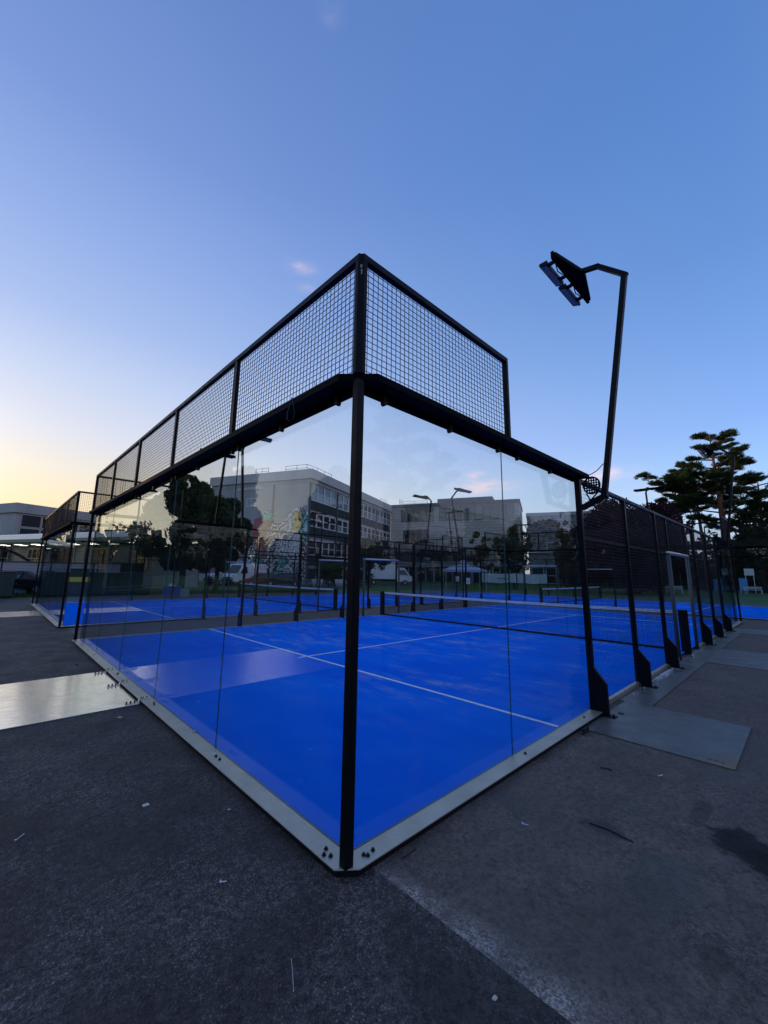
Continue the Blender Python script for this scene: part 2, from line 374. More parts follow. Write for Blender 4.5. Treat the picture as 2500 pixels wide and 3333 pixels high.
def wall_mat(name, a, b, sc=.5):
    m = bsdf(name, a, .85, 0, .3); t = NT(m)
    st = t.noise(sc, 5, .6, t.mapping((1, 1, .35)))
    t.col(t.mix(t.rng(st, .35, .7), a, b)); t.bump(t.noise(14, 4), .15, .01); return m
wall_mat('concrete_grey', (.37, .39, .40), (.29, .305, .315))
wall_mat('concrete_dark', (.10, .105, .11), (.075, .08, .085))
wall_mat('concrete_pale', (.52, .53, .52), (.42, .43, .43))
wall_mat('facade_panel', (.035, .05, .055), (.025, .034, .04))
wall_mat('roof_grey', (.16, .17, .18), (.11, .12, .13))
wall_mat('plaster_white', (.55, .56, .55), (.42, .44, .44))
def brickish(name, c1, c2, mortar, sx, sy, off=.5):
    m = bsdf(name, c1, .85, 0, .3); t = NT(m)
    n = t.N.new('ShaderNodeTexBrick'); n.offset = off
    sx_ = t.N.new('ShaderNodeSeparateXYZ'); t.L.new(t.obj, sx_.inputs[0]); cb = t.N.new('ShaderNodeCombineXYZ')
    t.L.new(t.math('ADD', sx_.outputs[0], sx_.outputs[1]), cb.inputs[0]); t.L.new(sx_.outputs[2], cb.inputs[1]); t.L.new(cb.outputs[0], n.inputs['Vector'])
    n.inputs['Color1'].default_value = c1+(1,); n.inputs['Color2'].default_value = c2+(1,); n.inputs['Mortar'].default_value = mortar+(1,)
    n.inputs['Scale'].default_value = 1; n.inputs['Brick Width'].default_value = sx; n.inputs['Row Height'].default_value = sy; n.inputs['Mortar Size'].default_value = sy*.09
    t.col(t.mix(t.rng(t.noise(.4, 4), .35, .7, .0, .35), n.outputs[0], tuple(x*.6 for x in c1)))
    t.bump(n.outputs['Fac'], -.3, .02); return m
brickish('buff_block', (.45, .42, .37), (.40, .37, .325), (.27, .255, .225), 1.5, .62)
brickish('hung_tile', (.34, .34, .33), (.10, .10, .10), (.05, .05, .05), .46, .30)

def foliage(name, dark, lite, tips=None, transl=.25):
    m = bpy.data.materials.new(name); m.use_nodes = True; nt = m.node_tree
    t = NT(m)
    nt.nodes.remove(t.b)
    n1 = t.noise(.9, 3); n2 = t.noise(7.0, 2)
    c = t.mix(t.rng(t.math('ADD', t.math('MULTIPLY', n1, .6), t.math('MULTIPLY', n2, .4)), .36, .64), dark, lite)
    if tips: c = t.mix(t.rng(t.noise(2.3, 3), .58, .72, 0, .8), c, tips)
    d = t.N.new('ShaderNodeBsdfDiffuse'); tr = t.N.new('ShaderNodeBsdfTranslucent'); mx = t.N.new('ShaderNodeMixShader'); mx.inputs[0].default_value = transl
    t.L.new(c, d.inputs[0]); t.L.new(c, tr.inputs[0]); t.L.new(d.outputs[0], mx.inputs[1]); t.L.new(tr.outputs[0], mx.inputs[2])
    t.L.new(mx.outputs[0], nt.nodes['Material Output'].inputs[0]); MATS[name] = m; return m
foliage('leaf_green', (.024, .045, .02), (.075, .105, .042))
foliage('leaf_olive', (.06, .058, .02), (.16, .125, .04))
foliage('leaf_copper', (.020, .012, .018), (.052, .028, .038))
foliage('leaf_wood', (.013, .028, .018), (.042, .066, .032), (.08, .08, .028))
foliage('needle', (.02, .045, .022), (.06, .09, .036), (.11, .10, .04))
foliage('grass_blade', (.02, .05, .012), (.055, .10, .025))
m = bsdf('bark', (.06, .045, .035), .9); t = NT(m); t.col(t.mix(t.noise(9, 4), (.035, .03, .025), (.09, .07, .055))); t.bump(t.noise(14, 4, .6, t.mapping((1, 1, .25))), .5, .02)
m = bsdf('bark_pine', (.16, .075, .045), .9); t = NT(m); t.col(t.mix(t.noise(6, 4), (.07, .045, .035), (.22, .10, .055)))
m = bsdf('lawn', (.03, .06, .02), .95, 0, .1); t = NT(m)
c = t.mix(t.rng(t.noise(.25, 4), .35, .65), (.09, .19, .04), (.16, .25, .06)); c = t.mix(t.rng(t.noise(.08, 3), .55, .7, 0, .6), c, (.10, .10, .04))
t.col(t.mix(t.rng(t.noise(25, 2), .3, .7, .0, .6), c, (.015, .04, .012))); t.bump(t.noise(30, 3), .8, .05)
asphalt('road', (.05, .052, .056), (.065, .062, .06), (.1, .1, .1))

for nm, c, r in (('white_van', (.82, .84, .85), .3), ('red_car', (.33, .03, .02), .25), ('dark_car', (.012, .014, .018), .25), ('tyre', (.012, .012, .013), .8),
                 ('rim', (.35, .37, .38), .4), ('blue_cloth', (.42, .47, .72), .7), ('banner', (.62, .72, .76), .7), ('skip_green', (.008, .035, .033), .5),
                 ('crate_blue', (.12, .36, .55), .5), ('purple_box', (.09, .05, .30), .5), ('blue_box', (.02, .06, .40), .5), ('clear_box', (.28, .40, .42), .3),
                 ('wood_plank', (.26, .17, .09), .8), ('white_plastic', (.68, .70, .70), .5), ('red_sign', (.45, .03, .03), .5), ('sky_blue', (.08, .32, .62), .5),
                 ('stone', (.50, .48, .42), .8), ('twig', (.01, .01, .012), .9), ('headlamp', (.5, .55, .58), .15), ('yellow_label', (.55, .50, .08), .6), ('rubber_cable', (.015, .015, .02), .5)):
    bsdf(nm, c, r)
m = bpy.data.materials.new('soffit_light'); m.use_nodes = True; b = m.node_tree.nodes['Principled BSDF']
b.inputs['Base Color'].default_value = (.9, .9, .85, 1); b.inputs['Emission Color'].default_value = (1, .96, .85, 1); b.inputs['Emission Strength'].default_value = 2.2; MATS['soffit_light'] = m
# ------------------------------------------------------------------ ground
def sheet(name, x0, y0, x1, y1, z, mat):
    o = MB().add([(x0,y0,z),(x1,y0,z),(x1,y1,z),(x0,y1,z)], [(0,1,2,3)]).build(name, MATS[mat]); return tag(o, kind='structure')
sheet('lawn', -500, -500, 700, 700, -.075, 'lawn')
SEAM = .085
sheet('ground_asphalt', -45, -25, SEAM, 29, -.05, 'asphalt_dark')
tag(MB().add([(SEAM,-25,-.05),(35,-25,-.05),(35,25.5,-.05),(16,27,-.05),(8,29,-.05),(SEAM,29,-.05)], [(0,1,2,3,4,5)]).build('ground_worn_asphalt', MATS['asphalt_worn']), kind='structure')
# car park behind the courts, laid along the long building
tag(MB().add([(8,43,-.06),(24,34,-.06),(46,30,-.06),(54,40,-.06),(30,47,-.06),(16,62,-.06)], [(0,1,2,3,4,5)]).build('road', MATS['road']), kind='structure')

# ------------------------------------------------------------------ padel court: enclosure, carpet, net
LX, LY = 20.0, 10.0
def grid(mb, o, du, dv, lu, lv, step_u, step_v, w, skip_edges=True):
    """welded wire grid: o origin, du/dv unit vectors, lu/lv lengths"""
    o = Vector(o); du = Vector(du); dv = Vector(dv); nrm = du.cross(dv)
    n = int(round(lu/step_u)); m = int(round(lv/step_v))
    for i in range(0 if not skip_edges else 1, n + (1 if not skip_edges else 0)):
        p = o + du*(lu*i/n) - nrm*(w*.5); mb.bar(p, p + dv*lv, w, w, up=nrm, caps=False)
    for j in range(0 if not skip_edges else 1, m + (1 if not skip_edges else 0)):
        p = o + dv*(lv*j/m) + nrm*(w*.5); mb.bar(p, p + du*lu, w, w, up=nrm, caps=False)
    return mb

def flipx(pts): return [(LX-x, y) for x, y in pts][::-1]
def flipy(pts): return [(x, LY-y) for x, y in pts][::-1]

def make_enclosure(label):
    T = thing('court_enclosure', label, 'glass court', (0,0,0), 0, 'glass walled padel court enclosures')
    BK, PT = MATS['black_steel'], MATS['black_paint']
    GT = .010
    def pane(a, b):
        o = MB().box(a, b).build('glass_pane', MATS['court_glass'], T)
        o.data.materials.append(MATS['glass_edge'])
        thin = 0 if abs(a[0]-b[0]) < .05 else 1
        for p in o.data.polygons:
            if abs(p.normal[thin]) < .5: p.material_index = 1
    for end in (0, 1):
        fx = (lambda x: x) if not end else (lambda x: LX-x)
        P = (lambda pts: pts) if not end else flipx
        # base frame: flat steel ring outside the glass, corners cut off
        ring = [(4.02,-.145),(4.02,0),(0,0),(0,LY),(4.02,LY),(4.02,LY+.145),(-.03,LY+.145),(-.145,LY+.05),(-.145,-.05),(-.03,-.145)]
        bf = MB().prism(P(ring[::-1]), -.009, 0.0).build('base_frame', MATS['galv_frame'], T, bevel=.003)
        ring2 = [(4.0,-.128),(4.0,-.02),(.02,-.02),(.02,LY+.02),(4.0,LY+.02),(4.0,LY+.128),(-.034,LY+.128),(-.128,LY+.044),(-.128,-.044),(-.034,-.128)]
        MB().prism(P(ring2[::-1]), -.049, -.0095).build('shaded_frame_side', MATS['bolt_black'], T)  # stands in for the shaded frame side: recessed strip in near-black colour
        bolt = None
        spots = [(-.092,.05),(-.116,.085),(-.075,.12),(.06,-.075),(.075,-.095),(.13,-.08)]
        spots += [(-.07,y) for y in (1.72,1.80,3.72,5.72,7.75,8.4,9.2)] + [(-.05,y) for y in (3.8,5.8)]
        spots += [(x,-.06) for x in (2.12,3.6)] + [(x,LY+.06) for x in (2.12,3.6)]
        for x, y in spots:
            if bolt is None:
                b = MB(); b.cyl((0,0,0), .014, .004, 10); b.cyl((0,0,.004), .008, .010, 6)
                bolt = b.build('bolt', MATS['bolt_black'], bf)
                o = bolt
            else:
                o = bolt.copy(); COL.objects.link(o); o.parent = bf
            o.location = (fx(x), y, .001)
        # glass panes
        for k in range(5):
            a, b_ = k*2 + .002, k*2 + 1.998
            pane((fx(0.0), a, .002), (fx(GT), b_, 2.995))
        for y0 in (0, LY):
            for k in range(2):
                a, b_ = k*2 + (.016 if k == 0 else .002), k*2 + 1.998
                pane((fx(a), y0, .002), (fx(b_), (GT if y0 == 0 else LY-GT), 2.995))
        # top beam: wide flat channel over the glass, corners cut off
        ring = [(4.05,-.18),(4.05,.014),(.014,.014),(.014,LY-.014),(4.05,LY-.014),(4.05,LY+.18),(.015,LY+.18),(-.18,LY-.02),(-.18,.02),(.015,-.18)]
        tb = MB().prism(P(ring[::-1]), 3.0, 3.05)
        # downstand lips that keep the glass
        for (p, q) in (((.022,.02),(.022,LY-.02)), ((.03,.022),(4.0,.022)), ((.03,LY-.022),(4.0,LY-.022))):
            tb.bar((fx(p[0]),p[1],2.985),(fx(q[0]),q[1],2.985), .014, .03)
        for (p, q) in (((-.012,.0),(-.012,LY)), ((.0,-.012),(4.0,-.012)), ((.0,LY+.012),(4.0,LY+.012))):
            tb.bar((fx(p[0]),p[1],2.985),(fx(q[0]),q[1],2.985), .016, .03)
        tbo = tb.build('top_beam', MATS['beam_black'], T)
        cl = None
        cs = [(-.03, y, 1) for y in (.22,1.05,1.92,2.08,3.1,3.92,4.08,5,5.92,6.08,7,7.92,8.08,9,9.78)]
        cs += [(x, -.03, 0) for x in (.22,1.05,1.88,2.29,3.12,3.95)] + [(x, LY+.03, 0) for x in (.22,1.05,1.88,2.29,3.12,3.95)]
        for x, y, w in cs:
            if cl is None or cl.get('w') != w:
                m_ = MB(); m_.box((-.019,-.019,.010),(.019,.019,.072))
                m_.prism([(math.cos(a)*.019, math.sin(a)*.019) for a in [PI+PI*k/6 for k in range(7)]], -.019, .019, 'x' if w else 'y').shift((0,0,.010), 14)
                o = m_.build('clamp', MATS['bolt_black'], tbo); o['w'] = w; cl = o
            else:
                o = cl.copy(); COL.objects.link(o); o.parent = tbo
            o.location = (fx(x), y, 2.925)
        # corner posts
        for y0, sg in ((0, -1), (LY, 1)):
            def q(x, y): return (fx(x), y0 + sg*y)
            a = q(-.107, .107); b_ = q(-.047, .047)
            MB().box((a[0],a[1],0),(b_[0],b_[1],3.0)).build('corner_post', PT, T, bevel=.004)
            up = [(-.112,.048),(-.112,.078),(-.078,.112),(-.048,.112),(-.048,.07),(-.07,.048)]
            pts = [q(x, y) for x, y in up]
            ar = sum(pts[i][0]*pts[(i+1)%6][1]-pts[(i+1)%6][0]*pts[i][1] for i in range(6))
            MB().prism(pts if ar > 0 else pts[::-1], 3.05, 4.0).build('upper_corner_post', PT, T)
        # raised mesh, one metre above the beam
        for k in range(1, 5):
            MB().box((fx(-.105), k*2-.03, 3.05),(fx(-.065), k*2+.03, 4.0)).build('mesh_post', PT, T)
        MB().box((fx(-.11), -.085, 3.955),(fx(-.06), LY+.085, 4.003)).build('top_rail', PT, T)
        for k in range(5):
            tag(grid(MB(), (fx(-.085), k*2 + (.03 if k else -.06), 3.04), (0,1,0), (0,0,1), 2-(.06 if k else -.03)+(.09 if k == 4 else 0), .92, .0495, .0495, .0041).build('wire_mesh', MATS['wire_black'], T), kind='stuff')
        for y0, sg in ((0, -1), (LY, 1)):
            yy = y0 + sg*.085
            MB().box((fx(-.085), yy-.025, 3.953),(fx(2.02), yy+.025, 4.001)).build('top_rail', PT, T)
            MB().box((fx(1.985), yy-.025, 3.05),(fx(2.022), yy+.025, 3.953)).build('mesh_post', PT, T)
            tag(grid(MB(), (fx(-.06), yy, 3.04), (1 if not end else -1,0,0), (0,0,1), 2.05, .92, .05, .0495, .0041).build('wire_mesh', MATS['wire_black'], T), kind='stuff')
    # long sides: mesh bays between posts, entrance in the middle
    for y0, sg in ((0, -1), (LY, 1)):
        yo = y0 + sg*.035
        for x in (4, 6, 8, 12, 14, 16):
            p = MB().box((x-.03, y0+sg*.0, 0),(x+.03, y0+sg*.07, 3.0))
            # stiffener plate at the foot, stepping outwards with a sloped shoulder
            pr = [(y0+sg*.0705, -.045), (y0+sg*.215, -.045), (y0+sg*.215, .33), (y0+sg*.0705, .52)]
            if sg > 0: pr = pr
            else: pr = pr[::-1]
            p.prism([(a, b) for a, b in pr], x-.026, x+.026, 'x')
            p.box((x-.06, y0+sg*.09, -.046),(x+.06, y0+sg*.29, -.03)); p.cyl((x, y0+sg*.262, -.03), .014, .022, 6)
            p.build('side_post', PT, T)
        for x in (9, 11):
            MB().box((x-.03, y0, 2.2),(x+.03, y0+sg*.06, 2.96)).build('side_post', PT, T)
            MB().tube([(x, y0+sg*.04, -.045), (x, y0+sg*.04, 2.16)], .038, 14).build('gate_post', MATS['grey_tube'], T, smooth=True)
        MB().box((4.05, y0+sg*.002, 2.955),(15.95, y0+sg*.072, 3.004)).build('top_rail', PT, T)
        MB().tube([(8.96, y0+sg*.04, 2.2), (11.04, y0+sg*.04, 2.2)], .04, 12).build('lintel', MATS['silver_tube'], T, smooth=True)
        for x0, x1 in ((4,6),(6,8),(8,9),(11,12),(12,14),(14,16)):
            tag(grid(MB(), (x0+.03, yo, .02), (1,0,0), (0,0,1), x1-x0-.06, 2.94, .05, .05, .0028).build('wire_mesh', MATS['wire_black'], T), kind='stuff')
            MB().box((x0+.036, yo-.015, 2.165),(x1-.036, yo+.015, 2.195)).build('mid_rail', PT, T)
            MB().box((x0+.036, y0+sg*.0, -.045),(x1-.036, y0+sg*.05, .015)).build('kerb_rail', MATS['galv_frame'], T)
        tag(grid(MB(), (9.03, yo, 2.24), (1,0,0), (0,0,1), 1.94, .72, .05, .05, .0028).build('wire_mesh', MATS['wire_black'], T), kind='stuff')
    return T

def make_turf(n):
    o = MB().add([(0.013,0.013,0),(LX-.013,0.013,0),(LX-.013,LY-.013,0),(0.013,LY-.013,0)], [(0,1,2,3)]).build('court_turf', MATS['turf'])
    tag(o, kind='structure')
    ln = MATS['turf_line']
    for x in (3.05, 16.95):
        MB().box((x-.025, .02, .002),(x+.025, LY-.02, .006)).build('line_marking', ln, o)
    MB().box((2.85, 4.975, .003),(9.93, 5.025, .0045)).build('line_marking', ln, o)
    MB().box((10.07, 4.975, .003),(17.15, 5.025, .0045)).build('line_marking', ln, o)
    return o

def make_net(label):
    T = thing('tennis_net', label, 'net', (0,0,0), 0, 'nets across the courts')
    for y, s_ in ((0.0, 1), (LY, -1)):
        c = MB().tube([(10, y, -.045), (10, y, .93)], .095, 20).build('net_post', MATS['black_paint'], T, smooth=False)
        MB().box((9.99, y + s_*.10, .84), (10.01, y + s_*.22, .86)).build('tensioner', MATS['zinc'], c)
    n = 24
    def zt(y): return .875 + .03*((y-5)/5)**2
    tp = MB()
    for i in range(n):
        a = .12 + (LY-.24)*i/n; b = .12 + (LY-.24)*(i+1)/n
        tp.bar((10, a, zt(a)-.03), (10, b, zt(b)-.03), .016, .075, caps=(i in (0, n-1)))
    tp.build('net_tape', MATS['net_tape'], T)
    nt_ = MB(); w = .0032
    ny = int((LY-.24)/.045)
    for i in range(ny+1):
        y = .12 + (LY-.24)*i/ny; nt_.bar((10, y, .03), (10, y, zt(y)-.06), w, w, up=(1,0,0), caps=False)
    for j in range(18):
        z = .04 + .78*j/17; nt_.bar((10.0+w, .12, z), (10.0+w, LY-.12, z), w, w, caps=False)
    tag(nt_.build('netting', MATS['net_black'], T), kind='stuff')
    MB().box((9.98, .12, .006), (10.02, LY-.12, .05)).build('bottom_band', MATS['net_black'], T)
    return T

enc = make_enclosure('nearest glass walled court, corner post at the front, blue carpet inside')
turf = make_turf(0)
net = make_net('net with white tape across the nearest court, behind the corner post')
D2 = (0, 13.12, 0)
D3 = (32.1, -1.05, 0)
copy_tree(enc, 'glass walled court beyond the nearest one, by the dark green bins', D2)
copy_tree(enc, 'farthest glass walled court turned sideways, in front of the lawn', D3, PI/2)
copy_tree(net, 'net on the court beside the green bins, seen through two walls', D2)
copy_tree(net, 'net on the farthest sideways court before the lawn', D3, PI/2)
copy_tree(turf, None, D2); copy_tree(turf, None, D3, PI/2)

# maker's lettering printed up the corner post
text('mondo', .0195, MATS['white_print'], enc, 'lettering', (-.0899, -.1013, 3.826), (PI/2, -PI/2, rad(-45)), .0004, sx=.8)
text('SX', .0235, MATS['white_print'], enc, 'lettering', (-.0899, -.1013, 3.882), (PI/2, -PI/2, rad(-45)), .0004, sx=1.0)
lp = MB(); pts = []
for k in range(26):
    a = 2*PI*k/25; pts.append((-.197+.012*math.sin(a*2), .617+.045*math.sin(a), 2.955+.10*math.cos(a)))
lp.tube(pts, .0026, 6)
lp.tube([(-.19,.62,3.05),(-.15,.60,3.066),(-.10,.55,3.06)], .0026, 6)
tag(lp.build('cable_loop', MATS['rubber_cable']), 'thin black cable loop hanging from the top beam', 'cable')
tag(MB().tube([(-.085,.42,3.055),(-.12,.40,3.10),(-.14,.385,3.14)], .0025, 6).build('cable_tie', MATS['rubber_cable']), 'loose end of a cable tie standing up on the top beam', 'cable tie')

# ------------------------------------------------------------------ floodlights (base at the top of a side post, outwards is -y)
def make_flood():
    T = thing('floodlight', 'tall black floodlight on bent post rising from the nearest court wall', 'floodlight', (4,0,0), 0, 'floodlights around the courts')
    PT = MATS['black_paint']
    MB().bar((0,-.07,2.585),(0,-.40,2.735), .07, .07, up=(0,0,1)).build('bracket', PT, T)
    MB().bar((0,-.36,2.70),(0,-.845,5.76), .068, .068, up=(1,0,0)).build('column', PT, T)
    ar = MB(); ar.bar((0,-.872,5.735),(0,-.515,6.09), .06, .06, up=(1,0,0)); ar.bar((0,-.545,6.075),(0,-.30,6.125), .06, .06, up=(1,0,0))
    ar.build('arm', PT, T)
    br = MB().prism([(-.66,-.15),(-.66,-.205),(-.06,-.345),(.06,-.345),(.66,-.205),(.66,-.15)], 6.05, 6.11)
    br.bar((-.68,-.16,6.08),(.68,-.16,6.08), .04, .11)
    bar_ = br.build('light_bar', MATS['beam_black'], T)
    for xc in (-.33, .33):
        l = MB(); l.prism([(-.06,6.01),(.055,6.05),(.055,6.09),(-.06,6.08)], xc-.29, xc+.29, 'x')
        for k in range(9): l.box((xc-.26+k*.062, -.05, 6.08),(xc-.25+k*.062, .045, 6.115))
        lo = l.build('lamp', PT, T)
        MB().add([(xc-.27,-.048,6.0125),(xc+.27,-.048,6.0125),(xc+.27,.044,6.0445),(xc-.27,.044,6.0445)], [(0,3,2,1)]).build('lens', MATS['lamp_lens'], lo)
        MB().bar((xc-.2,-.17,6.09),(xc-.2,-.03,6.07), .03, .05).bar((xc+.2,-.17,6.09),(xc+.2,-.03,6.07), .03, .05).tube([(xc-.2,-.14,6.06),(xc-.05,-.11,6.02),(xc+.1,-.12,6.05)], .008, 5).build('hinge', PT, lo)
    # flat racket-shaped plate set in the bracket
    r = MB(); cy, cz, R_ = -.215, 2.885, .125
    n = 24
    for k in range(n):
        a0, a1 = 2*PI*k/n, 2*PI*(k+1)/n
        def pt(a, rr): return (cy + math.cos(a)*rr*.92, cz + math.sin(a)*rr)
        q = [pt(a0, R_-.022), pt(a0, R_), pt(a1, R_), pt(a1, R_-.022)]
        r.prism(q, -.004, .004, 'x')
    for i in range(-3, 4):
        d = i*.033; h = math.sqrt(max(0, (R_-.015)**2 - d*d))
        r.bar((0, cy+d*.92, cz-h), (0, cy+d*.92, cz+h), .0155, .0075, up=(1,0,0)); r.bar((0, cy-h*.92, cz+d), (0, cy+h*.92, cz+d), .0155, .0072, up=(1,0,0))
    r.bar((0, cy-.075, cz-.10), (0, cy+.02, cz-.20), .018, .008, up=(1,0,0)); r.bar((0, cy+.075, cz-.10), (0, cy+.03, cz-.20), .018, .008, up=(1,0,0))
    r.bar((0, cy+.025, cz-.19), (0, cy+.055, cz-.275), .034, .008, up=(1,0,0))
    r.build('racket_plate', PT, T)
    MB().tube([(0,-.10,3.02),(0,-.22,3.04),(0,-.30,3.08),(0,-.385,3.16)], .006, 6).build('cable', MATS['rubber_cable'], T)
    return T
fl = make_flood()
y2 = D2[1]
for lab, loc, rz in (
    ('floodlight near the tall pine at the far end of the nearest court', (16,0,0), 0),
    ('floodlight on the inner side of the nearest court, behind the mural wall line', (4,10,0), PI),
    ('floodlight seen through glass in front of the buff block building', (16,10,0), PI),
    ('floodlight on the near side of the second court, before the big dark tree', (4,y2,0), 0),
    ('floodlight on the second court in front of the long windowed facade', (16,y2,0), 0),
    ('floodlight on the far side of the second court by the parked vans', (4,y2+10,0), PI),
    ('floodlight on the second court far corner beside the small roadside tree', (16,y2+10,0), PI),
    ('floodlight at the near left corner of the farthest court', (22.1,15-.05,0), -PI/2),
    ('floodlight at the near right corner of the farthest court', (22.1,3-.05,0), -PI/2),
    ('floodlight on the lawn side of the farthest court by the copper tree', (32.1,3-.05,0), PI/2),
    ('floodlight on the lawn side of the farthest court by the blue gazebo', (32.1,15-.05,0), PI/2)):
    copy_tree(fl, lab, loc, rz)

# ------------------------------------------------------------------ steel ballast plates
def ballast(label, y0, y1):
    T = thing('steel_plate', label, 'steel plate', (0, y0, -.05), 0, 'pale steel ballast plates behind the courts')
    MB().box((-3.2, 0, .002), (-.147, y1-y0, .014)).build('plate', MATS['plate_steel'], T, bevel=.003)
    for y in (.03, (y1-y0)/2-.02, y1-y0-.14):
        s_ = MB().box((-.31, y, .0145), (-.147, y+.05, .0215)).box((-.1545, y+.001, .0215), (-.1465, y+.049, .058)).box((-.154, y+.002, .051), (-.03, y+.048, .058)).build('anchor_strap', MATS['zinc'], T)
        b = MB()
        for x, z in ((-.29,.0215),(-.245,.0215),(-.20,.0215),(-.125,.058),(-.105,.058),(-.06,.058)):
            b.cyl((x, y+.025, z), .0105 if z < .03 else .007, .026 if z < .03 else .018, 8)
        tag(b.build('strap_bolts', MATS['bolt_black'], s_), kind='stuff')
    return T
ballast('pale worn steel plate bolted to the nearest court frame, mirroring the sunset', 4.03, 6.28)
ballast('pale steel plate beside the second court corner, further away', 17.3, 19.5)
T = thing('steel_plate', 'dull grey steel walkway plate along the side wall, stencilled RF2', 'steel plate', (0,0,-.05))
MB().box((3.33,-1.452,.002),(4.86,-.147,.012)).build('plate', MATS['plate_dull'], T)
MB().box((4.862,-.46,.002),(9.138,-.06,.012)).build('plate', MATS['plate_dull'], T)
MB().box((9.14,-1.452,.002),(11.47,-.06,.0125)).build('plate', MATS['plate_dull'], T)
MB().box((11.472,-.455,.002),(15.75,-.06,.012)).build('plate', MATS['plate_dull'], T)
MB().box((15.752,-1.452,.002),(17.3,-.147,.0122)).build('plate', MATS['plate_dull'], T)
text('RF2', .07, MATS['black_print'], T, 'stencil', (3.40,-1.24,.0123), (0,0,rad(-90)), .0004, sx=1.25)
MB().box((4.2,-.30,.0125),(4.26,-.245,.02)).build('anchor_strap', MATS['bolt_black'], T)
dr = MB()
rr = random.Random(3)
for _ in range(420):
    x = rr.gauss(7.15, .35) if rr.random() < .7 else rr.uniform(4.2, 16); y = -.10 - abs(rr.gauss(0, .05)); r_ = rr.uniform(.004, .013)
    if y > -.455: dr.box((x-r_, y-r_*.7, -.0378), (x+r_, y+r_*.7, -.0378+r_*.5))
tag(dr.build('sand_grains', MATS['white_plastic']), 'drift of pale sand grains along the foot of the side wall', 'sand', kind='stuff')

# ------------------------------------------------------------------ small litter on the asphalt
def screw(label, x, y, a, L=.035, washer=False, grp='dropped screws and bolts on the asphalt'):
    T = thing('screw', label, 'screw', (x, y, -.05), a, grp)
    h = MB().prism([(math.cos(2*PI*k/6)*.0075, math.sin(2*PI*k/6)*.0075+.008) for k in range(6)], -.004, .003, 'x').build('head', MATS['zinc'], T)
    MB().tube([(.003,0,.005),(L,0,.004)], [.0038,.003], 8).build('shank', MATS['zinc'], T)
    return T
screw('zinc bolt lying on the dark asphalt, below the left frame edge', -.624, .356, -.45, .032)
screw('long thin white screw on the asphalt at the far left edge', -1.439, 1.568, .9, .075)
screw('short zinc bolt close to the frame by the second glass joint', -.301, .994, .2, .022)
screw('small bright screw on the worn asphalt near the plate corner', 2.714, -1.019, 2.6, .04)
screw('small bright screw on the worn asphalt below the side frame', 1.143, -.527, -1.1, .04)
tag(MB().box((-.74,1.455,-.049),(-.70,1.482,-.043)).build('plastic_shim', MATS['white_plastic']), 'small pale plastic shim lying flat on dark asphalt', 'shim')
tag(MB().prism([(-.045,3.04),(-.02,3.06),(-.05,3.085),(-.07,3.06)], -.049, -.044).shift((-.4,.6,0),8).build('paper_scrap', MATS['paper']), 'torn paper scrap on asphalt beside the pale plate', 'paper')
tag(MB().cyl((-.062,1.868,.001), .019, .003, 14).build('cap', MATS['white_plastic']), 'round pale plastic cap on the frame by the glass joint', 'cap')
def pebble(label, x, y, z, r, mat='stone'):
    m_ = MB(); rr = random.Random(int(x*1000)); n = 8
    for j, (h, s_) in enumerate(((0,.6),(.4,1),(.8,.8),(1,.3))):
        for k in range(n):
            a = 2*PI*k/n; q = r*s_*(.85+.3*rr.random()); m_.v.append((x+math.cos(a)*q*1.35, y+math.sin(a)*q, z+h*r*1.1))
    for j in range(3):
        for k in range(n): m_.f.append((j*n+k, j*n+(k+1)%n, (j+1)*n+(k+1)%n, (j+1)*n+k))
    m_.f.append(tuple(3*n+k for k in range(n)))
    return tag(m_.build('pebble', MATS[mat], smooth=True), label, 'pebble', 'loose pebbles')
pebble('pale oval pebble on dark asphalt just left of the paving seam', -.056, -1.018, -.05, .010)
pebble('small pale pebble on the frame against the glass foot', -.012, 2.507, .001, .014)
pebble('dark pebble on asphalt beyond the pale plate', -.41, 7.17, -.05, .016, 'twig')
def twig(label, pts, r=.004):
    return tag(MB().tube(pts, r, 6).build('twig', MATS['twig']), label, 'twig', 'dark twigs on the asphalt')
twig('bent dark twig on worn asphalt by the corner frame', [(.258,-.194,-.044),(.30,-.205,-.042),(.36,-.20,-.043),(.39,-.198,-.044)], .0028)
twig('dark twig lying on worn asphalt below the plate corner', [(2.46,-.60,-.045),(2.48,-.64,-.042),(2.49,-.69,-.045)], .005)
twig('straight dark groove in worn asphalt near the stain, built as a rod', [(1.508,-.844,-.047),(1.52,-.97,-.045),(1.50,-1.114,-.047)], .0045)  # thin dark rod added in place of a groove in the asphalt
twig('thin pale straw lying on dark asphalt in front', [(-.574,-.30,-.047),(-.61,-.37,-.046),(-.647,-.436,-.047)], .0012).data.materials[0] = MATS['paper']
tag(MB().box((3.15,-.215,-.049),(3.32,-.20,.012)).build('wood_chip', MATS['twig']), 'dark offcut sticking out under the side frame', 'offcut')
# ------------------------------------------------------------------ campus buildings (one shared orientation)
BA = rad(24.8)
PA = Vector((30.9, 46.85, -.06))
BU = Vector((math.cos(BA), math.sin(BA), 0)); BV = Vector((-math.sin(BA), math.cos(BA), 0))
def bloc(u, v): return tuple(PA + BU*u + BV*v)

MESHCACHE = {}
def shared(key, maker, name, mat, parent, loc, rz=0.0):
    """an alike piece: mesh data made once, then shared"""
    if key not in MESHCACHE:
        o = maker().build(name, mat, parent); MESHCACHE[key] = o.data
    else:
        o = bpy.data.objects.new(name, MESHCACHE[key]); COL.objects.link(o); o.parent = parent
    o.location = loc; o.rotation_euler = (0, 0, rz); return o

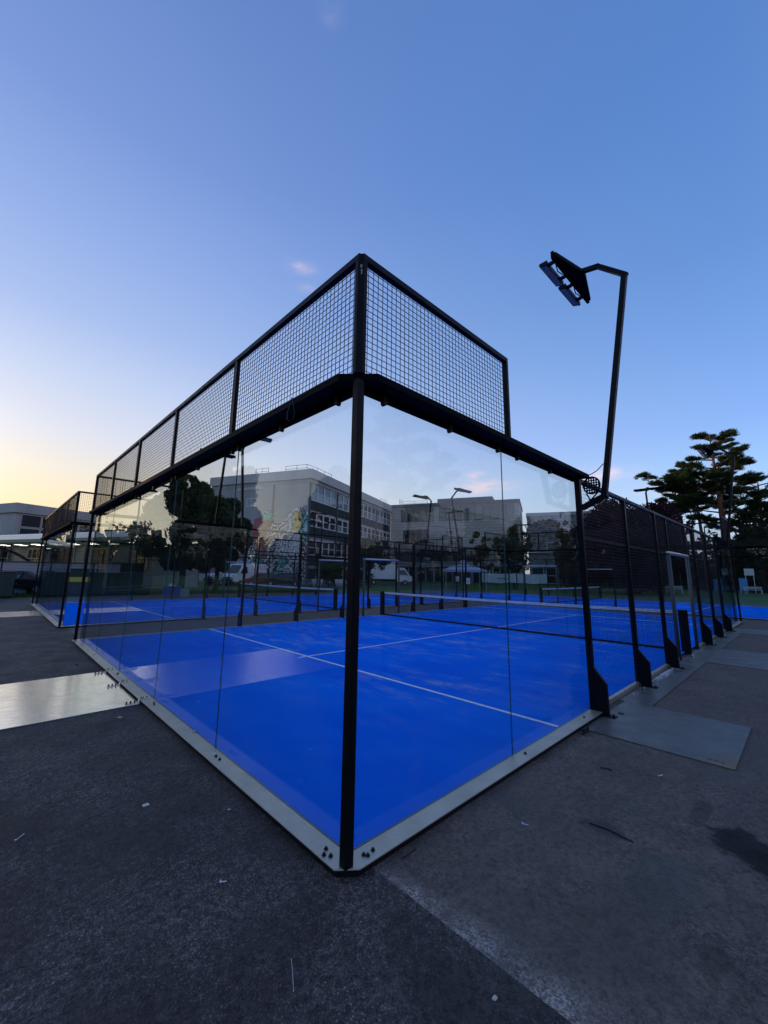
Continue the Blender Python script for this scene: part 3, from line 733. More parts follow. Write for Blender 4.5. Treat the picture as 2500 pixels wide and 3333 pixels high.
def win(T, key, w, h, rows, cols, loc, rz, fm, pm, fr=.07, depth=.12):
    """window facing local -y of its own frame: frame part, panes as sub-parts"""
    def frame():
        m_ = MB()
        m_.box((0,0,0),(w,depth,fr)).box((0,0,h-fr),(w,depth,h)).box((0,0,fr),(fr,depth,h-fr)).box((w-fr,0,fr),(w,depth,h-fr))
        for c in range(1, cols): x = w*c/cols; m_.box((x-fr*.4,.003,fr),(x+fr*.4,depth-.003,h-fr))
        for r in range(1, rows): z = h*r/rows; m_.box((fr,.006,z-fr*.45),(w-fr,depth-.006,z+fr*.45))
        return m_
    f = shared(key+'f', frame, 'window', MATS[fm], T, loc, rz)
    for c in range(cols):
        for r in range(rows):
            m1 = pm if isinstance(pm, str) else pm[(c+r) % len(pm)]
            a = (w-2*fr)/cols; b = (h-2*fr)/rows
            shared(key+'p'+m1, lambda: MB().box((0,0,0),(a-.02,.02,b-.02)), 'pane', MATS[m1], f, (fr+a*c+.01, depth*.6, fr+b*r+.01))
    return f

# --- long four-storey block with the painted end wall
T = thing('school_block', 'long four storey windowed block with graffiti mural on its end wall', 'building', tuple(PA), BA)
Lg, Wd, Ht = 34.6, 18.6, 16.7
MB().box((0,.25,0),(Lg,Wd,15.3)).build('wall', MATS['concrete_grey'], T)
MB().box((-.35,-.35,15.3),(Lg-.02,Wd+.35,Ht)).build('roof_fascia', MATS['concrete_pale'], T)
MB().box((-.06,-.06,14.75),(Lg-.02,Wd+.06,15.298)).build('fascia_band', MATS['concrete_grey'], T)
bays = [0, 8.6, 17.3, 25.9, Lg]
for s_, (z0, zs, z1, rows) in enumerate(((10.75,12.15,14.7,2),(6.75,8.3,10.4,2),(2.6,4.15,6.35,2))):
    for k in range(4):
        x0 = bays[k]+.22; wU = (bays[k+1]-bays[k]-.44)/4
        for j in range(4):
            xx = x0+wU*j
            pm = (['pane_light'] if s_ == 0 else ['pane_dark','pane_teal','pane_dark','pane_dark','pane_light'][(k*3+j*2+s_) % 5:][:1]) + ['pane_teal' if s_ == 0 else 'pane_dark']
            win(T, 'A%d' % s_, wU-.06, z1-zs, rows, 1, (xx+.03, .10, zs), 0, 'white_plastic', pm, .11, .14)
            shared('As%d' % s_, lambda: MB().box((0,0,0),(wU-.06,.1,zs-z0-.06)), 'spandrel_panel', MATS['facade_panel'], T, (xx+.03, .13, z0+.03))
for x in bays[:-1]+[Lg-.3]:
    MB().box((x-.02 if x == 0 else x-.16,-.03,0),(x+.2,.246,14.74)).build('pilaster', MATS['concrete_dark'], T)
for j in range(12):
    MB().box((.6+j*2.85,.14,.4),(2.6+j*2.85,.244,2.2)).build('ground_panel', MATS['facade_panel'], T)
# end wall: windows, downpipe, bands
EY = Wd
def endwin(y, z, w, h, pm): win(T, 'E%.1f%.1f' % (w, h), w, h, 1, 2, (-.05, y+w, z), -PI/2, 'white_plastic', pm, .09, .14)
endwin(9.6, 11.6, 1.9, 1.3, ['pane_light']); endwin(13.5, 7.9, 2.3, 1.35, ['pane_light','pane_teal'])
MB().box((-.10,6.3,9.4),(-.01,6.6,14.74)).build('downpipe', MATS['concrete_dark'], T)
MB().box((-.08,8.6,14.2),(-.005,13.4,14.7)).build('end_band', MATS['concrete_pale'], T)
# painted mural: flat print on the wall, 3 mm skin
mm = bsdf('mural_paint', (.4, .4, .4), .8); t = NT(mm)
ov = t.obj
wv = t.noise(.34, 3, .5, ov, 2.6); wv2 = t.noise(.8, 3, .5, ov, 2.2)
def lines(n, freq, wdt): return t.rng(t.math('ABSOLUTE', t.math('SUBTRACT', t.math('FRACT', t.math('MULTIPLY', n, freq)), .5)), wdt, wdt+.08, 0, 1)
inkA = lines(wv, 6.0, .12); inkB = lines(wv2, 4.0, .08)
base = t.mix(t.rng(t.noise(.35, 2, .5, ov), .4, .6), (.66, .67, .68), (.44, .46, .48))
vc = t.N.new('ShaderNodeTexVoronoi'); t.set(vc, 'Scale', .45); t.L.new(ov, vc.inputs['Vector'])
hs = t.N.new('ShaderNodeSeparateColor'); t.L.new(vc.outputs['Color'], hs.inputs[0])
base = t.mix(t.math('GREATER_THAN', hs.outputs[0], .72), base, (.22, .55, .52))
base = t.mix(t.math('GREATER_THAN', hs.outputs[1], .84), base, (.48, .20, .19))
base = t.mix(t.math('GREATER_THAN', hs.outputs[2], .85), base, (.72, .78, .80))
t.col(t.mix(t.math('MULTIPLY', inkA, inkB), (.010, .012, .014), base))
top = [(.3,10.8),(2.2,11.1),(3.6,10.2),(4.6,8.9),(5.6,8.7),(6.5,9.6),(7.6,10.1),(9.0,9.3),(10.6,8.6),(12.0,7.8),(13.4,7.6),(14.6,7.3),(15.8,8.0),(16.4,7.2)]
poly = [(.3,.3)] + top + [(16.4,.3)]
def mural_piece(name, poly, mat, d):
    n = len(poly); m_ = MB(); m_.add([(-d,a,b) for a, b in poly], [tuple(range(n))[::-1]])
    m_.add([(-d,a,b) for a, b in poly] + [(-.001,a,b) for a, b in poly], [(i, (i+1) % n, n+(i+1) % n, n+i) for i in range(n)])
    return m_.build(name, MATS[mat] if isinstance(mat, str) else mat, T)
mural_piece('mural', poly, mm, .006)
def paint(nm, c, ink=(.012,.014,.016), sc=1.6, cell=False):
    m_ = bsdf(nm, c, .8); q = NT(m_)
    n = q.noise(sc, 2, .5, q.obj, 1.5)
    k = q.rng(q.math('ABSOLUTE', q.math('SUBTRACT', q.math('FRACT', q.math('MULTIPLY', n, 6.0)), .5)), .07, .15)
    if cell: k = q.rng(q.voro(2.6, q.obj, 'DISTANCE_TO_EDGE'), .03, .08)
    q.col(q.mix(k, ink, c)); return m_
paint('paint_red', (.44,.17,.16)); paint('paint_green', (.22,.60,.48), cell=True); paint('paint_yellow', (.62,.52,.16)); paint('paint_white', (.72,.73,.74), sc=1.1); paint('paint_teal', (.22,.48,.50))
def ell(cy, cz, ry, rz, n=14, wob=.12, seed=1):
    r_ = random.Random(seed); return [(cy+math.cos(2*PI*k/n)*ry*(1+wob*(r_.random()-.5)), cz+math.sin(2*PI*k/n)*rz*(1+wob*(r_.random()-.5))) for k in range(n)]
mural_piece('mural_shape', ell(8.7, 8.0, 1.5, 1.9, seed=2, wob=.3), 'paint_red', .010)
mural_piece('mural_shape', ell(7.2, 10.1, 1.35, .85, seed=3), 'paint_green', .012)
mural_piece('mural_shape', ell(14.8, 7.4, 1.0, 1.3, seed=5), 'paint_green', .010)
mural_piece('mural_shape', ell(11.3, 6.9, 1.1, 1.0, seed=5), 'paint_teal', .010)
mural_piece('mural_shape', [(2.0,7.2),(1.35,8.2),(1.2,9.3),(1.5,10.3),(2.0,10.5),(2.6,10.2),(2.85,9.2),(2.6,8.1)], 'paint_yellow', .012)
mural_piece('mural_shape', ell(3.0, 5.8, 2.2, 2.0, seed=7, wob=.25), 'paint_white', .010)
mural_piece('mural_shape', [(13.7,6.6),(13.4,5.6),(13.0,4.6),(12.5,4.6),(12.2,5.7),(11.9,6.8),(12.3,7.5),(13.3,7.5)], 'paint_white', .013)
for cy in (13.2, 12.4): mural_piece('mural_shape', [(cy-.28,6.55),(cy+.1,6.35),(cy+.25,6.75),(cy-.2,6.85)], 'black_print', .016)
mural_piece('mural_shape', [(12.95,5.7),(12.6,5.7),(12.78,6.1)], 'black_print', .016)
for cy in (1.6, 2.35): mural_piece('mural_shape', [(cy-.28,9.25),(cy+.05,9.0),(cy+.3,9.35),(cy-.02,9.45)], 'black_print', .016)
mural_piece('mural_shape', [(1.75,8.0),(2.35,8.0),(2.2,8.2),(1.85,8.2)], 'black_print', .016)
# pale locks of hair and tentacles curling over the wall
def ribbon(pts, w, mat, d):
    L_ = []; R_ = []
    for i, (a, b) in enumerate(pts):
        a0, b0 = pts[max(0, i-1)]; a1, b1 = pts[min(len(pts)-1, i+1)]; q = math.hypot(a1-a0, b1-b0) or 1; ww = w*(1-.6*i/len(pts))
        L_.append((a-(b1-b0)/q*ww, b+(a1-a0)/q*ww)); R_.append((a+(b1-b0)/q*ww, b-(a1-a0)/q*ww))
    m_ = MB(); n = len(pts)
    m_.v = [(-d,a,b) for a, b in L_] + [(-d,a,b) for a, b in R_] + [(-.001,a,b) for a, b in L_] + [(-.001,a,b) for a, b in R_]
    for i in range(n-1):
        m_.f += [(i, i+1, n+i+1, n+i), (i, 2*n+i, 2*n+i+1, i+1), (n+i, n+i+1, 3*n+i+1, 3*n+i)]
    m_.build('mural_shape', MATS[mat], T)
for k, (cy, cz, ln, an, mt) in enumerate(((3.0,10.2,4.5,3.6,'paint_white'),(3.2,9.4,4.8,4.0,'paint_white'),(3.2,8.6,4.6,4.5,'paint_white'),(2.8,7.4,4.2,4.9,'paint_white'),(9.2,7.2,4.4,5.2,'paint_red'),(8.4,6.8,4.6,4.6,'paint_red'),(9.8,7.0,4.0,5.8,'paint_red'),(10.8,6.2,4.0,5.0,'paint_teal'),(6.0,6.4,4.2,4.9,'paint_white'),(13.0,4.4,3.6,4.6,'paint_teal'),(5.0,4.6,3.8,5.2,'paint_white'))):
    pts = []; y_, z_, a_ = cy, cz, an
    for i in range(14):
        pts.append((y_, max(.4, z_))); a_ += .42*math.sin(i*.75+k*1.3); y_ += -math.cos(a_)*ln/14; z_ += math.sin(a_)*ln/14
    pts = [(min(16.2, max(.4, a)), b) for a, b in pts]
    ribbon(pts, .42, 'black_print', .0175+k*.0012); ribbon(pts, .31, mt, .0180+k*.0012)
# guard rails on the roof
gr = MB()
def rail(pts, z):
    for a, b in zip(pts, pts[1:]):
        for h in (.5, 1.0): gr.bar((a[0],a[1],z+h),(b[0],b[1],z+h), .05)
    for a in pts: gr.bar((a[0],a[1],z),(a[0],a[1],z+1.05), .05)
rail([(.6,10.6),(.6,9.4),(.6,8.2)], Ht); rail([(.6,5.0),(.6,3.0),(.6,1.2),(3.0,.8),(5.2,.8),(7.6,.8)], Ht); rail([(30,.8),(33.5,.8)], Ht)
gr.build('guard_rail', MATS['grey_tube'], T)

# --- buff block building at the end of the long wing
T = thing('block_building', 'buff stone block building with dark window bands beyond the court fences', 'building', bloc(34.6, 0), BA)
W2 = 27.5
MB().box((0,-W2,0),(14,-.02,16.2)).build('wall', MATS['buff_block'], T)
MB().box((-.12,-W2-.15,16.2),(14,.1,16.9)).build('parapet', MATS['roof_grey'], T)
MB().box((3,-22,16.9),(11,-10,18.3)).build('plant_room', MATS['roof_grey'], T)
for (z, h, spans, rw) in ((12.9,3.1,((-9.8,-2.4),(-26.5,-11)),1),(8.2,3.0,((-8.9,-2.9),),1),(4.3,2.2,((-26.8,-1.5),),1)):
    for a, b in spans:
        n = max(1, int(round((b-a)/1.5))); w = (b-a)/n
        for k in range(n):
            win(T, 'B%.1f%.2f' % (h, w), w-.05, h, 1, 1, (-.09, a+w*(k+1)-.025, z), -PI/2, 'roof_grey', 'pane_dark' if (k % 4) else 'pane_teal', .06, .085)
MB().box((-.9,-27.4,3.2),(-.02,-1,3.7)).build('canopy', MATS['concrete_grey'], T)
for k in range(14):
    MB().box((-.12,-26.9+k*1.9,.1),(-.02,-25.3+k*1.9,2.9)).build('shop_window', MATS['pane_dark'], T)
for k in range(7):
    MB().tube([(-.85,-26+k*4,0),(-.85,-26+k*4,3.2)], .16, 8).build('column', MATS['concrete_grey'], T)
gr = MB(); rail([(2,-8),(2,-5),(2,-1.5)], 16.9); rail([(2.5,-1.2),(5,-1.2)], 17.6); gr.build('guard_rail', MATS['grey_tube'], T)

# --- lower tile-hung building to the right of it
T = thing('tile_hung_building', 'lower building hung with patterned grey tiles and white framed windows', 'building', bloc(29.7, -28.9), BA)
W3 = 24
MB().box((0,-W3,3.6),(14,0,12.6)).build('wall', MATS['hung_tile'], T)
MB().box((.3,-W3,0),(14,-.1,3.598)).build('ground_wall', MATS['concrete_dark'], T)
MB().box((-.15,-W3-.1,12.6),(14,.12,13.2)).build('parapet', MATS['concrete_grey'], T)
MB().box((-.35,-W3,5.6),(-.003,0,5.9)).build('ledge', MATS['concrete_pale'], T)
MB().box((-.35,-W3,3.35),(-.003,0,3.6)).build('ledge', MATS['concrete_pale'], T)
for k in range(10):
    win(T, 'C1', 2.3, 1.55, 1, 1, (-.06, -3.2-k*2.42, 6.1), -PI/2, 'white_plastic', 'pane_dark', .09, .1)
    win(T, 'C2', 2.1, 2.9, 2, 1, (.2, -.4-k*2.42, .25), -PI/2, 'white_plastic', 'pane_dark' if k % 3 else 'pane_teal', .09, .1)

# --- three-storey block at the far left
T = thing('curtain_wall_block', 'grey flat roofed block with large metal framed windows under the sunset', 'building', bloc(-15.6, 39.5), BA)
MB().box((0,.2,0),(11.6,14,9.6)).build('wall', MATS['concrete_grey'], T)
MB().box((-.3,-.2,9.6),(11.9,14.2,11.0)).build('roof_fascia', MATS['concrete_grey'], T)
for k in range(4):
    for r, (z, h, pm) in enumerate(((7.6,1.9,'pane_dark'),(5.9,1.6,'pane_dark'),(4.0,1.8,'pane_light'),(2.0,1.9,'pane_teal'))):
        win(T, 'D%d' % r, 2.6, h-.06, 2 if (k == 1 and r in (0,2)) else 1, 1, (.7+k*2.7, .09, z), 0, 'silver_tube', pm, .07, .10)
mural_piece2 = MB().add([(-.006,a,b) for a, b in ell(4.2, 6.6, 1.1, 1.9, 12, .3, 11)], [tuple(range(12))[::-1]]).build('painted_shape', MATS['concrete_pale'], T)
# --- low hall with the long metal canopy in front of it
T = thing('low_hall', 'low hall with long curved silver canopy edge and lit soffit', 'building', bloc(-25.3, 1.5), BA)
MB().box((3.2,.4,0),(7.4,34,4.1)).build('wall', MATS['concrete_grey'], T)
c_ = MB(); pr = [(0,4.55),(.06,4.25),(.35,4.12),(5.2,4.12),(5.2,4.95),(.5,5.12),(.12,4.95)]
c_.prism([(a, b) for a, b in pr], -.6, 34.5, 'y'); c_.build('canopy', MATS['silver_tube'], T)
MB().box((3.0,.2,5.13),(7.6,34.2,5.5)).build('roof', MATS['roof_grey'], T)
for k in range(11):
    for j in range(2):
        MB().box((1.0+j*1.1,1.6+k*2.9+j*1.2,4.09),(1.35+j*1.1,2.5+k*2.9+j*1.2,4.117)).build('soffit_light', MATS['soffit_light'], T)
for k in range(6):
    MB().tube([(.9,2+k*6,0),(.9,2+k*6,4.12)], .12, 8).build('column', MATS['concrete_dark'], T)
for k in range(6):
    win(T, 'H', 2.6, 2.1, 2, 3, (3.08, 5.1+k*5.4, 1.7), -PI/2, 'silver_tube', ['pane_dark','pane_teal'], .06, .1)
text('lede So', 1.15, MATS['black_print'], T, 'lettering', (3.17, 17.9, 2.7), (PI/2, 0, -PI/2), .02)
text('& O', 1.3, MATS['black_print'], T, 'lettering', (3.17, 9.6, 2.5), (PI/2, 0, -PI/2), .02)
# ------------------------------------------------------------------ vegetation
def leaves_mesh(name, pos, nrm, size, aspect, mat, parent, seed=0, updir=None):
    """one mesh of many small leaf faces: pos (n,3), nrm (n,3) facing, size (n,)"""
    n = len(pos); g = np.random.default_rng(seed)
    a = g.normal(size=(n, 3)) if updir is None else updir
    nn = nrm/np.linalg.norm(nrm, axis=1, keepdims=True)
    t_ = a - nn*(a*nn).sum(1, keepdims=True); t_ /= np.linalg.norm(t_, axis=1, keepdims=True)+1e-9
    b_ = np.cross(nn, t_)
    L_ = t_*size[:, None]*.5; W_ = b_*(size*aspect)[:, None]*.5
    v = np.stack([pos-L_, pos-L_*.1+W_, pos+L_, pos+L_*.1-W_], 1).reshape(-1, 3)
    me = bpy.data.meshes.new(name)
    me.vertices.add(4*n); me.vertices.foreach_set('co', v.astype(np.float32).ravel())
    me.loops.add(4*n); me.loops.foreach_set('vertex_index', np.arange(4*n, dtype=np.int32))
    me.polygons.add(n); me.polygons.foreach_set('loop_start', np.arange(0, 4*n, 4, dtype=np.int32)); me.polygons.foreach_set('loop_total', np.full(n, 4, dtype=np.int32))
    me.materials.append(mat); me.update(calc_edges=True); me.validate()
    o = bpy.data.objects.new(name, me); COL.objects.link(o)
    if parent is not None: o.parent = parent
    return o

def clump_cloud(g, centers, radii, per, flat=1.0, shell=.75):
    P, Nn = [], []
    for c, r in zip(centers, radii):
        k = max(6, int(per*(r**2)))
        d = g.normal(size=(k, 3)); d /= np.linalg.norm(d, axis=1, keepdims=True)
        rr = r*(shell + (1-shell)*g.random(k) + .10*g.normal(size=k))
        p = d*rr[:, None]; p[:, 2] *= flat
        P.append(p + np.array(c)); Nn.append(d + .7*g.normal(size=(k, 3)))
    return np.concatenate(P), np.concatenate(Nn)

def tree(name, label, cat, loc, H, R, mat, seed, trunk=.2, base=.3, nb=34, leaf=.34, dens=60, bark='bark', group=None, lean=(0,0), squash=1.0, skirt=False):
    g = np.random.default_rng(seed); rr = random.Random(seed)
    T = thing(name, label, cat, loc, 0, group)
    ch = H*(1-base); cz = H*base + ch*.5
    cs, rs, limbs = [], [], []
    for i in range(nb):
        for _ in range(20):
            d = g.normal(size=3); d /= np.linalg.norm(d); q = g.random()**.45
            x, y, z = d[0]*R*q, d[1]*R*q, d[2]*ch*.5*q*squash
            taper = 1.0 - .35*max(0, z/(ch*.5)) if not skirt else 1.0
            break
        r_ = R*(.15 + .21*g.random())*(1.15-.5*q)
        cs.append((x*taper+lean[0], y*taper+lean[1], min(max(cz+z, r_*.6 + (0 if skirt else H*base*.75)), H-r_*.9))); rs.append(r_)
    # spread the clumps so that the crown really fills height and radius
    zt = max(c[2]+r*.85 for c, r in zip(cs, rs)); zb = min(c[2]-r*.85 for c, r in zip(cs, rs)); lo = 0.0 if skirt else H*base*.85
    rm = max(math.hypot(c[0]-lean[0], c[1]-lean[1])+r*.7 for c, r in zip(cs, rs))
    cs = [(lean[0]+(c[0]-lean[0])*R/rm, lean[1]+(c[1]-lean[1])*R/rm, lo+(c[2]-r*.85-zb)*(H-lo)/(zt-zb)+r*.85*(H-lo)/(zt-zb)) for c, r in zip(cs, rs)]
    m_ = MB(); top = (lean[0]*.6, lean[1]*.6, H*.72)
    m_.tube([(0,0,0),(trunk*.3,0,H*base*.5),(lean[0]*.3,lean[1]*.3,H*base),top], [trunk*1.25, trunk, trunk*.85, trunk*.25], 9)
    for i in range(0, nb, max(1, nb//12)):
        c = cs[i]; k = .25+.4*rr.random()
        s0 = (top[0]*k, top[1]*k, H*base*.8 + (H*.72-H*base*.8)*k*.7)
        mid = ((s0[0]+c[0])*.5, (s0[1]+c[1])*.5, (s0[2]+c[2])*.5 + R*.06)
        m_.tube([s0, mid, c], [trunk*.42, trunk*.25, trunk*.06], 6, caps=False)
    m_.build('trunk', MATS[bark], T, smooth=True)
    P, Nn = clump_cloud(g, cs, rs, dens/(R**2)*22)
    leaves_mesh('crown', P, Nn, leaf*(.6+.8*g.random(len(P))), .55, MATS[mat], T, seed)
    return T

def pine(name, label, loc, H, layers, seed, trunk=.3, mat='needle', group=None, lean=(0,0), dens=1.0):
    """open crowned pine: ragged tiers of needle tufts on bare limbs. layers: (height, azimuth deg, length, tier size)"""
    g = np.random.default_rng(seed); rr = random.Random(seed)
    T = thing(name, label, 'pine tree', loc, 0, group)
    m_ = MB()
    def tx(h): k = h/H; return (lean[0]*k*k, lean[1]*k*k)
    ts = [(tx(H*k)[0]+.12*math.sin(k*9+seed), tx(H*k)[1]+.12*math.cos(k*7+seed), H*k) for k in (0,.2,.4,.6,.8,.97)]
    m_.tube(ts, [trunk*1.2,trunk,trunk*.85,trunk*.65,trunk*.4,.05], 9)
    P, U, Z = [], [], []
    def tuft(c, r_, out):
        n_ = int(60*dens*(.6+r_))
        d = g.normal(size=(n_,3)); d /= np.linalg.norm(d, axis=1, keepdims=True); d *= (g.random(n_)**.5)[:,None]*r_
        d[:,2] *= .55
        P.append(d+np.array(c)); U.append(d/r_*.7 + np.array(out)*.8 + np.array([0,0,.40]) + .30*g.normal(size=(n_,3))); Z.append(np.full(n_, .34+.30*r_))
    for (h, az, ln, ps) in layers:
        a = rad(az); x0, y0 = tx(h)
        up = rr.uniform(.0, .22)
        e = Vector((x0+math.cos(a)*ln, y0+math.sin(a)*ln, h + ln*up)); s0 = Vector((x0, y0, h - ln*.14))
        mid = (s0+e)*.5 + Vector((0,0,-ln*.03))
        m_.tube([s0, mid, e], [trunk*.24+.01, trunk*.15, .02], 6, caps=False)
        for _ in range(int(4+ln*1.6)):
            k = rr.uniform(.38, 1.0); b0 = s0.lerp(mid, k*2) if k < .5 else mid.lerp(e, k*2-1)
            da = a + rr.choice((-1,1))*rr.uniform(.3, 1.25); bl = ln*rr.uniform(.12,.36)*(1.25-k*.5)+.3
            b1 = b0 + Vector((math.cos(da)*bl, math.sin(da)*bl, bl*rr.uniform(-.05,.35)))
            m_.tube([b0, b1], [.03,.01], 4, caps=False)
            for q in range(int(2+bl*1.7)):
                c = b0.lerp(b1, rr.uniform(.35,1.05)) + Vector((rr.gauss(0,.16), rr.gauss(0,.16), rr.gauss(.08,.09)))
                tuft(c, rr.uniform(.22,.5), ((b1-b0).normalized()))
        for q in range(3): tuft(e + Vector((rr.gauss(0,.25), rr.gauss(0,.25), rr.gauss(.1,.1))), rr.uniform(.25,.45), (e-s0).normalized())
    m_.build('trunk', MATS['bark_pine'], T, smooth=True)
    P = np.concatenate(P); U = np.concatenate(U); Z = np.concatenate(Z); g2 = np.random.default_rng(seed+1)
    leaves_mesh('crown', P, np.cross(U, g2.normal(size=U.shape)), Z*(.5+.8*g2.random(len(P))), .13, MATS[mat], T, seed, updir=U)
    return T

def plates(H, h0, n, rmax, seed, spread=360, a0=0, shape=lambda k: 1-.55*k):
    r_ = random.Random(seed); out = []
    for i in range(n):
        k = (i+.5)/n; h = h0 + (H-h0)*k
        ln = rmax*shape(k)*r_.uniform(.55,1.05); out.append((h, a0+i*137.5+r_.uniform(-25,25), ln, max(.8, ln*.55)))
    out.append((H-.5, 0, .5, 1.2)); return out

# trees standing behind the courts
tree('tree', 'big dark broad tree with two stems behind the second court', 'tree', (8.0,28.0,-.06), 8.3, 3.5, 'leaf_green', 11, .20, .25, 130, .28, 1250, lean=(.35,.2))
tree('tree', 'dark tree just right of the biggest tree, half over the mural wall', 'tree', (11.0,29.4,-.06), 7.4, 2.6, 'leaf_green', 12, .17, .28, 64, .28, 700)
tree('small_tree', 'small dark tree with forked stem in front of the white box truck', 'tree', (31.2,34.0,-.06), 6.0, 2.6, 'leaf_green', 13, .16, .30, 30, .26, 130)
tree('tree', 'yellowish olive leaved tree against the buff block building', 'tree', (45.2,27.6,-.06), 7.4, 1.7, 'leaf_olive', 14, .15, .3, 26, .26, 110)
tree('tree', 'rounded green tree before the tile hung building, beside the olive one', 'tree', (47.2,24.0,-.06), 8.2, 2.7, 'leaf_green', 15, .2, .22, 44, .28, 170)
tree('tree', 'bushy tree at the right end of the tile hung building', 'tree', (54.6,20.3,-.06), 9.0, 2.1, 'leaf_olive', 16, .18, .2, 34, .28, 130)
tree('copper_beech', 'wide dark purple copper beech reaching down to the lawn', 'tree', (45.5,10.6,-.06), 9.9, 5.6, 'leaf_copper', 17, .35, .10, 90, .34, 420, skirt=True)
tree('copper_beech', 'second dark purple tree behind the wide copper beech', 'tree', (53.5,9.6,-.06), 10.4, 4.4, 'leaf_copper', 18, .3, .12, 60, .34, 260, skirt=True)
tree('bush', 'low green bush at the foot of the long windowed facade', 'bush', (28.6,38.6,-.06), 3.0, 2.2, 'leaf_green', 19, .08, .1, 22, .24, 90, skirt=True, group='bushes by the long block')
tree('bush', 'dark clipped bush between the mural corner and the long facade', 'bush', (31.0,41.2,-.06), 3.4, 1.8, 'leaf_wood', 20, .08, .1, 20, .24, 80, skirt=True, group='bushes by the long block')
tree('bush', 'wide dark bush behind the wooden benches', 'bush', (33.3,37.9,-.06), 2.6, 2.0, 'leaf_wood', 21, .08, .1, 20, .24, 80, skirt=True, group='bushes by the long block')
# pines at the right
pine('pine_tree', 'tallest pine, with flat layered crown lit warm at its top', (64.9,4.6,-.06), 20.6, plates(20.6, 8.5, 38, 4.7, 31, shape=lambda k: .55+.75*math.sin(PI*min(1,k*1.05+.12))*(1-.35*k)), 31, .42)
pine('pine_tree', 'leaning flat topped pine left of the tallest pine', (65.0,8.6,-.06), 15.8, plates(15.8, 10.4, 20, 3.8, 32, shape=lambda k: .6+.5*k), 32, .28, lean=(-.3,.6))
pine('pine_tree', 'slim reddish stemmed pine between the leaning pine and tallest one', (66.5,7.0,-.06), 16.2, plates(16.2, 10.8, 20, 3.6, 33, shape=lambda k: .7+.4*k), 33, .26)
pine('pine_tree', 'broad pine at the right picture edge, behind the tallest pine', (72.5,1.2,-.06), 15.5, plates(15.5, 4.5, 34, 6.8, 34), 34, .34)
# far wood beyond the lawn: one mass
def wood(name, label, pts, seed, leaf, mat, dens):
    g = np.random.default_rng(seed); cs, rs = [], []
    for (x, y, r_, h) in pts:
        for _ in range(int(6+h*1.3)):
            q = g.random()
            cs.append((x+g.normal()*r_*.55, y+g.normal()*r_*.55, .6+(h-.8)*q)); rs.append(r_*(.30+.22*g.random())*(1-.35*q))
    P, Nn = clump_cloud(g, cs, rs, dens)
    # oversized inner leaf cards as undergrowth, added to block sky and sun between stems
    q = np.array([(x, y, r_, h) for (x, y, r_, h) in pts]); k = g.integers(0, len(q), len(q)*130)
    I = np.stack([q[k,0]+g.normal(size=len(k))*q[k,2]*.62, q[k,1]+g.normal(size=len(k))*q[k,2]*.62, (q[k,3]-1.8)*g.random(len(k))**1.3], 1)
    sz = np.concatenate([leaf*(.6+.8*g.random(len(P))), leaf*(2.6+1.6*g.random(len(k)))])
    P = np.concatenate([P, I]); Nn = np.concatenate([Nn, g.normal(size=(len(k), 3))*np.array([1,1,.25])])
    P[:,2] = np.maximum(P[:,2], .1)
    return tag(leaves_mesh(name, P, Nn, sz, .7, MATS[mat], None, seed), label, 'wood', kind='stuff')
wood('far_wood', 'dark mixed wood closing the far side of the lawn', [(76,-8,5,11),(80,-2,5,11.5),(78,3,5,9.5),(82,8,5,6.0),(76,11,5,5.6),(84,14,5,6.2),(72,15,4,5.4),(88,3,6,8),(90,-6,6,11.5),(70,-4,4,8),(68,18,4,6.5),(80,19,5,6.5),(86,23,5,7),(74,24,4,7)], 41, .6, 'leaf_wood', 22)
# trees closing the view behind and beside the photographer, seen as dark mirror images in the glass
_ring = []
for i in range(46):
    a = rad(124 + i*5.0); d = 62 + ((i*29) % 17)
    _ring.append((-2+math.cos(a)*d, -2+math.sin(a)*d, 4.6, 7.0+((i*41) % 37)/10))
wood('park_trees', 'belt of park trees behind the photographer, mirrored in the court glass', _ring, 44, .8, 'leaf_wood', 9)
tree('tree', 'dense dark green conifer under the tallest pine', 'tree', (68.2,1.6,-.06), 10.5, 4.6, 'leaf_wood', 42, .25, .1, 54, .38, 240, skirt=True)
# trees outside the picture's left and right edge, mirrored in the glass
for i, (x, y, H_, R_, mt, lb) in enumerate(((-15.8,43.0,15.2,5.4,'leaf_wood','tall dark tree just left of the picture, mirrored in the end glass'),
        (-17.6,42.2,12.5,3.4,'leaf_wood','dark tree beside the tall mirrored one, left of the picture'),
        (-28.6,36.4,14.5,5.3,'leaf_green','tall leafy tree further left of the picture, mirrored over the long facade'),
        (-38.5,29.5,12.0,5.4,'leaf_wood','wide dark tree far left, mirrored right of the corner post'),
        (-43,18,11.5,5.2,'leaf_green','leafy tree level with the end glass, far left of the picture'),
        (-26.5,44,6.8,2.8,'leaf_green','taller leafy tree further left, mirrored in the end glass'),
        (-37,47,7.4,3.4,'leaf_wood','broad dark tree far left, mirrored in the end glass'),
        (29.5,-17.0,6.4,3.2,'leaf_green','rounded tree right of the picture, mirrored in the side glass'),
        (36.5,-16.0,7.4,3.6,'leaf_olive','olive tinted tree further right, mirrored in the side glass'))):
    tree('tree', lb, 'tree', (x,y,-.06), H_, R_, mt, 60+i, .2, .22, 34 if R_ < 5 else 60, .32 if R_ < 5 else .42, 300 if R_ < 5 else 1000)
pine('pine_tree', 'open crowned pine right of the picture, mirrored in the side glass', (17.5,-15.5,-.06), 12.5, plates(12.5, 6.0, 20, 3.6, 66), 66, .13)
# tree line on the sunset horizon, raised and extended to block the low sun
wood('tree_line', 'dark tree line behind the low hall, raised and extended to hide the low sun', [(-78+i*6.2, 122+((i*37) % 9), 5.0, 11.0+((i*53) % 5)) for i in range(24)], 43, .9, 'leaf_wood', 9)
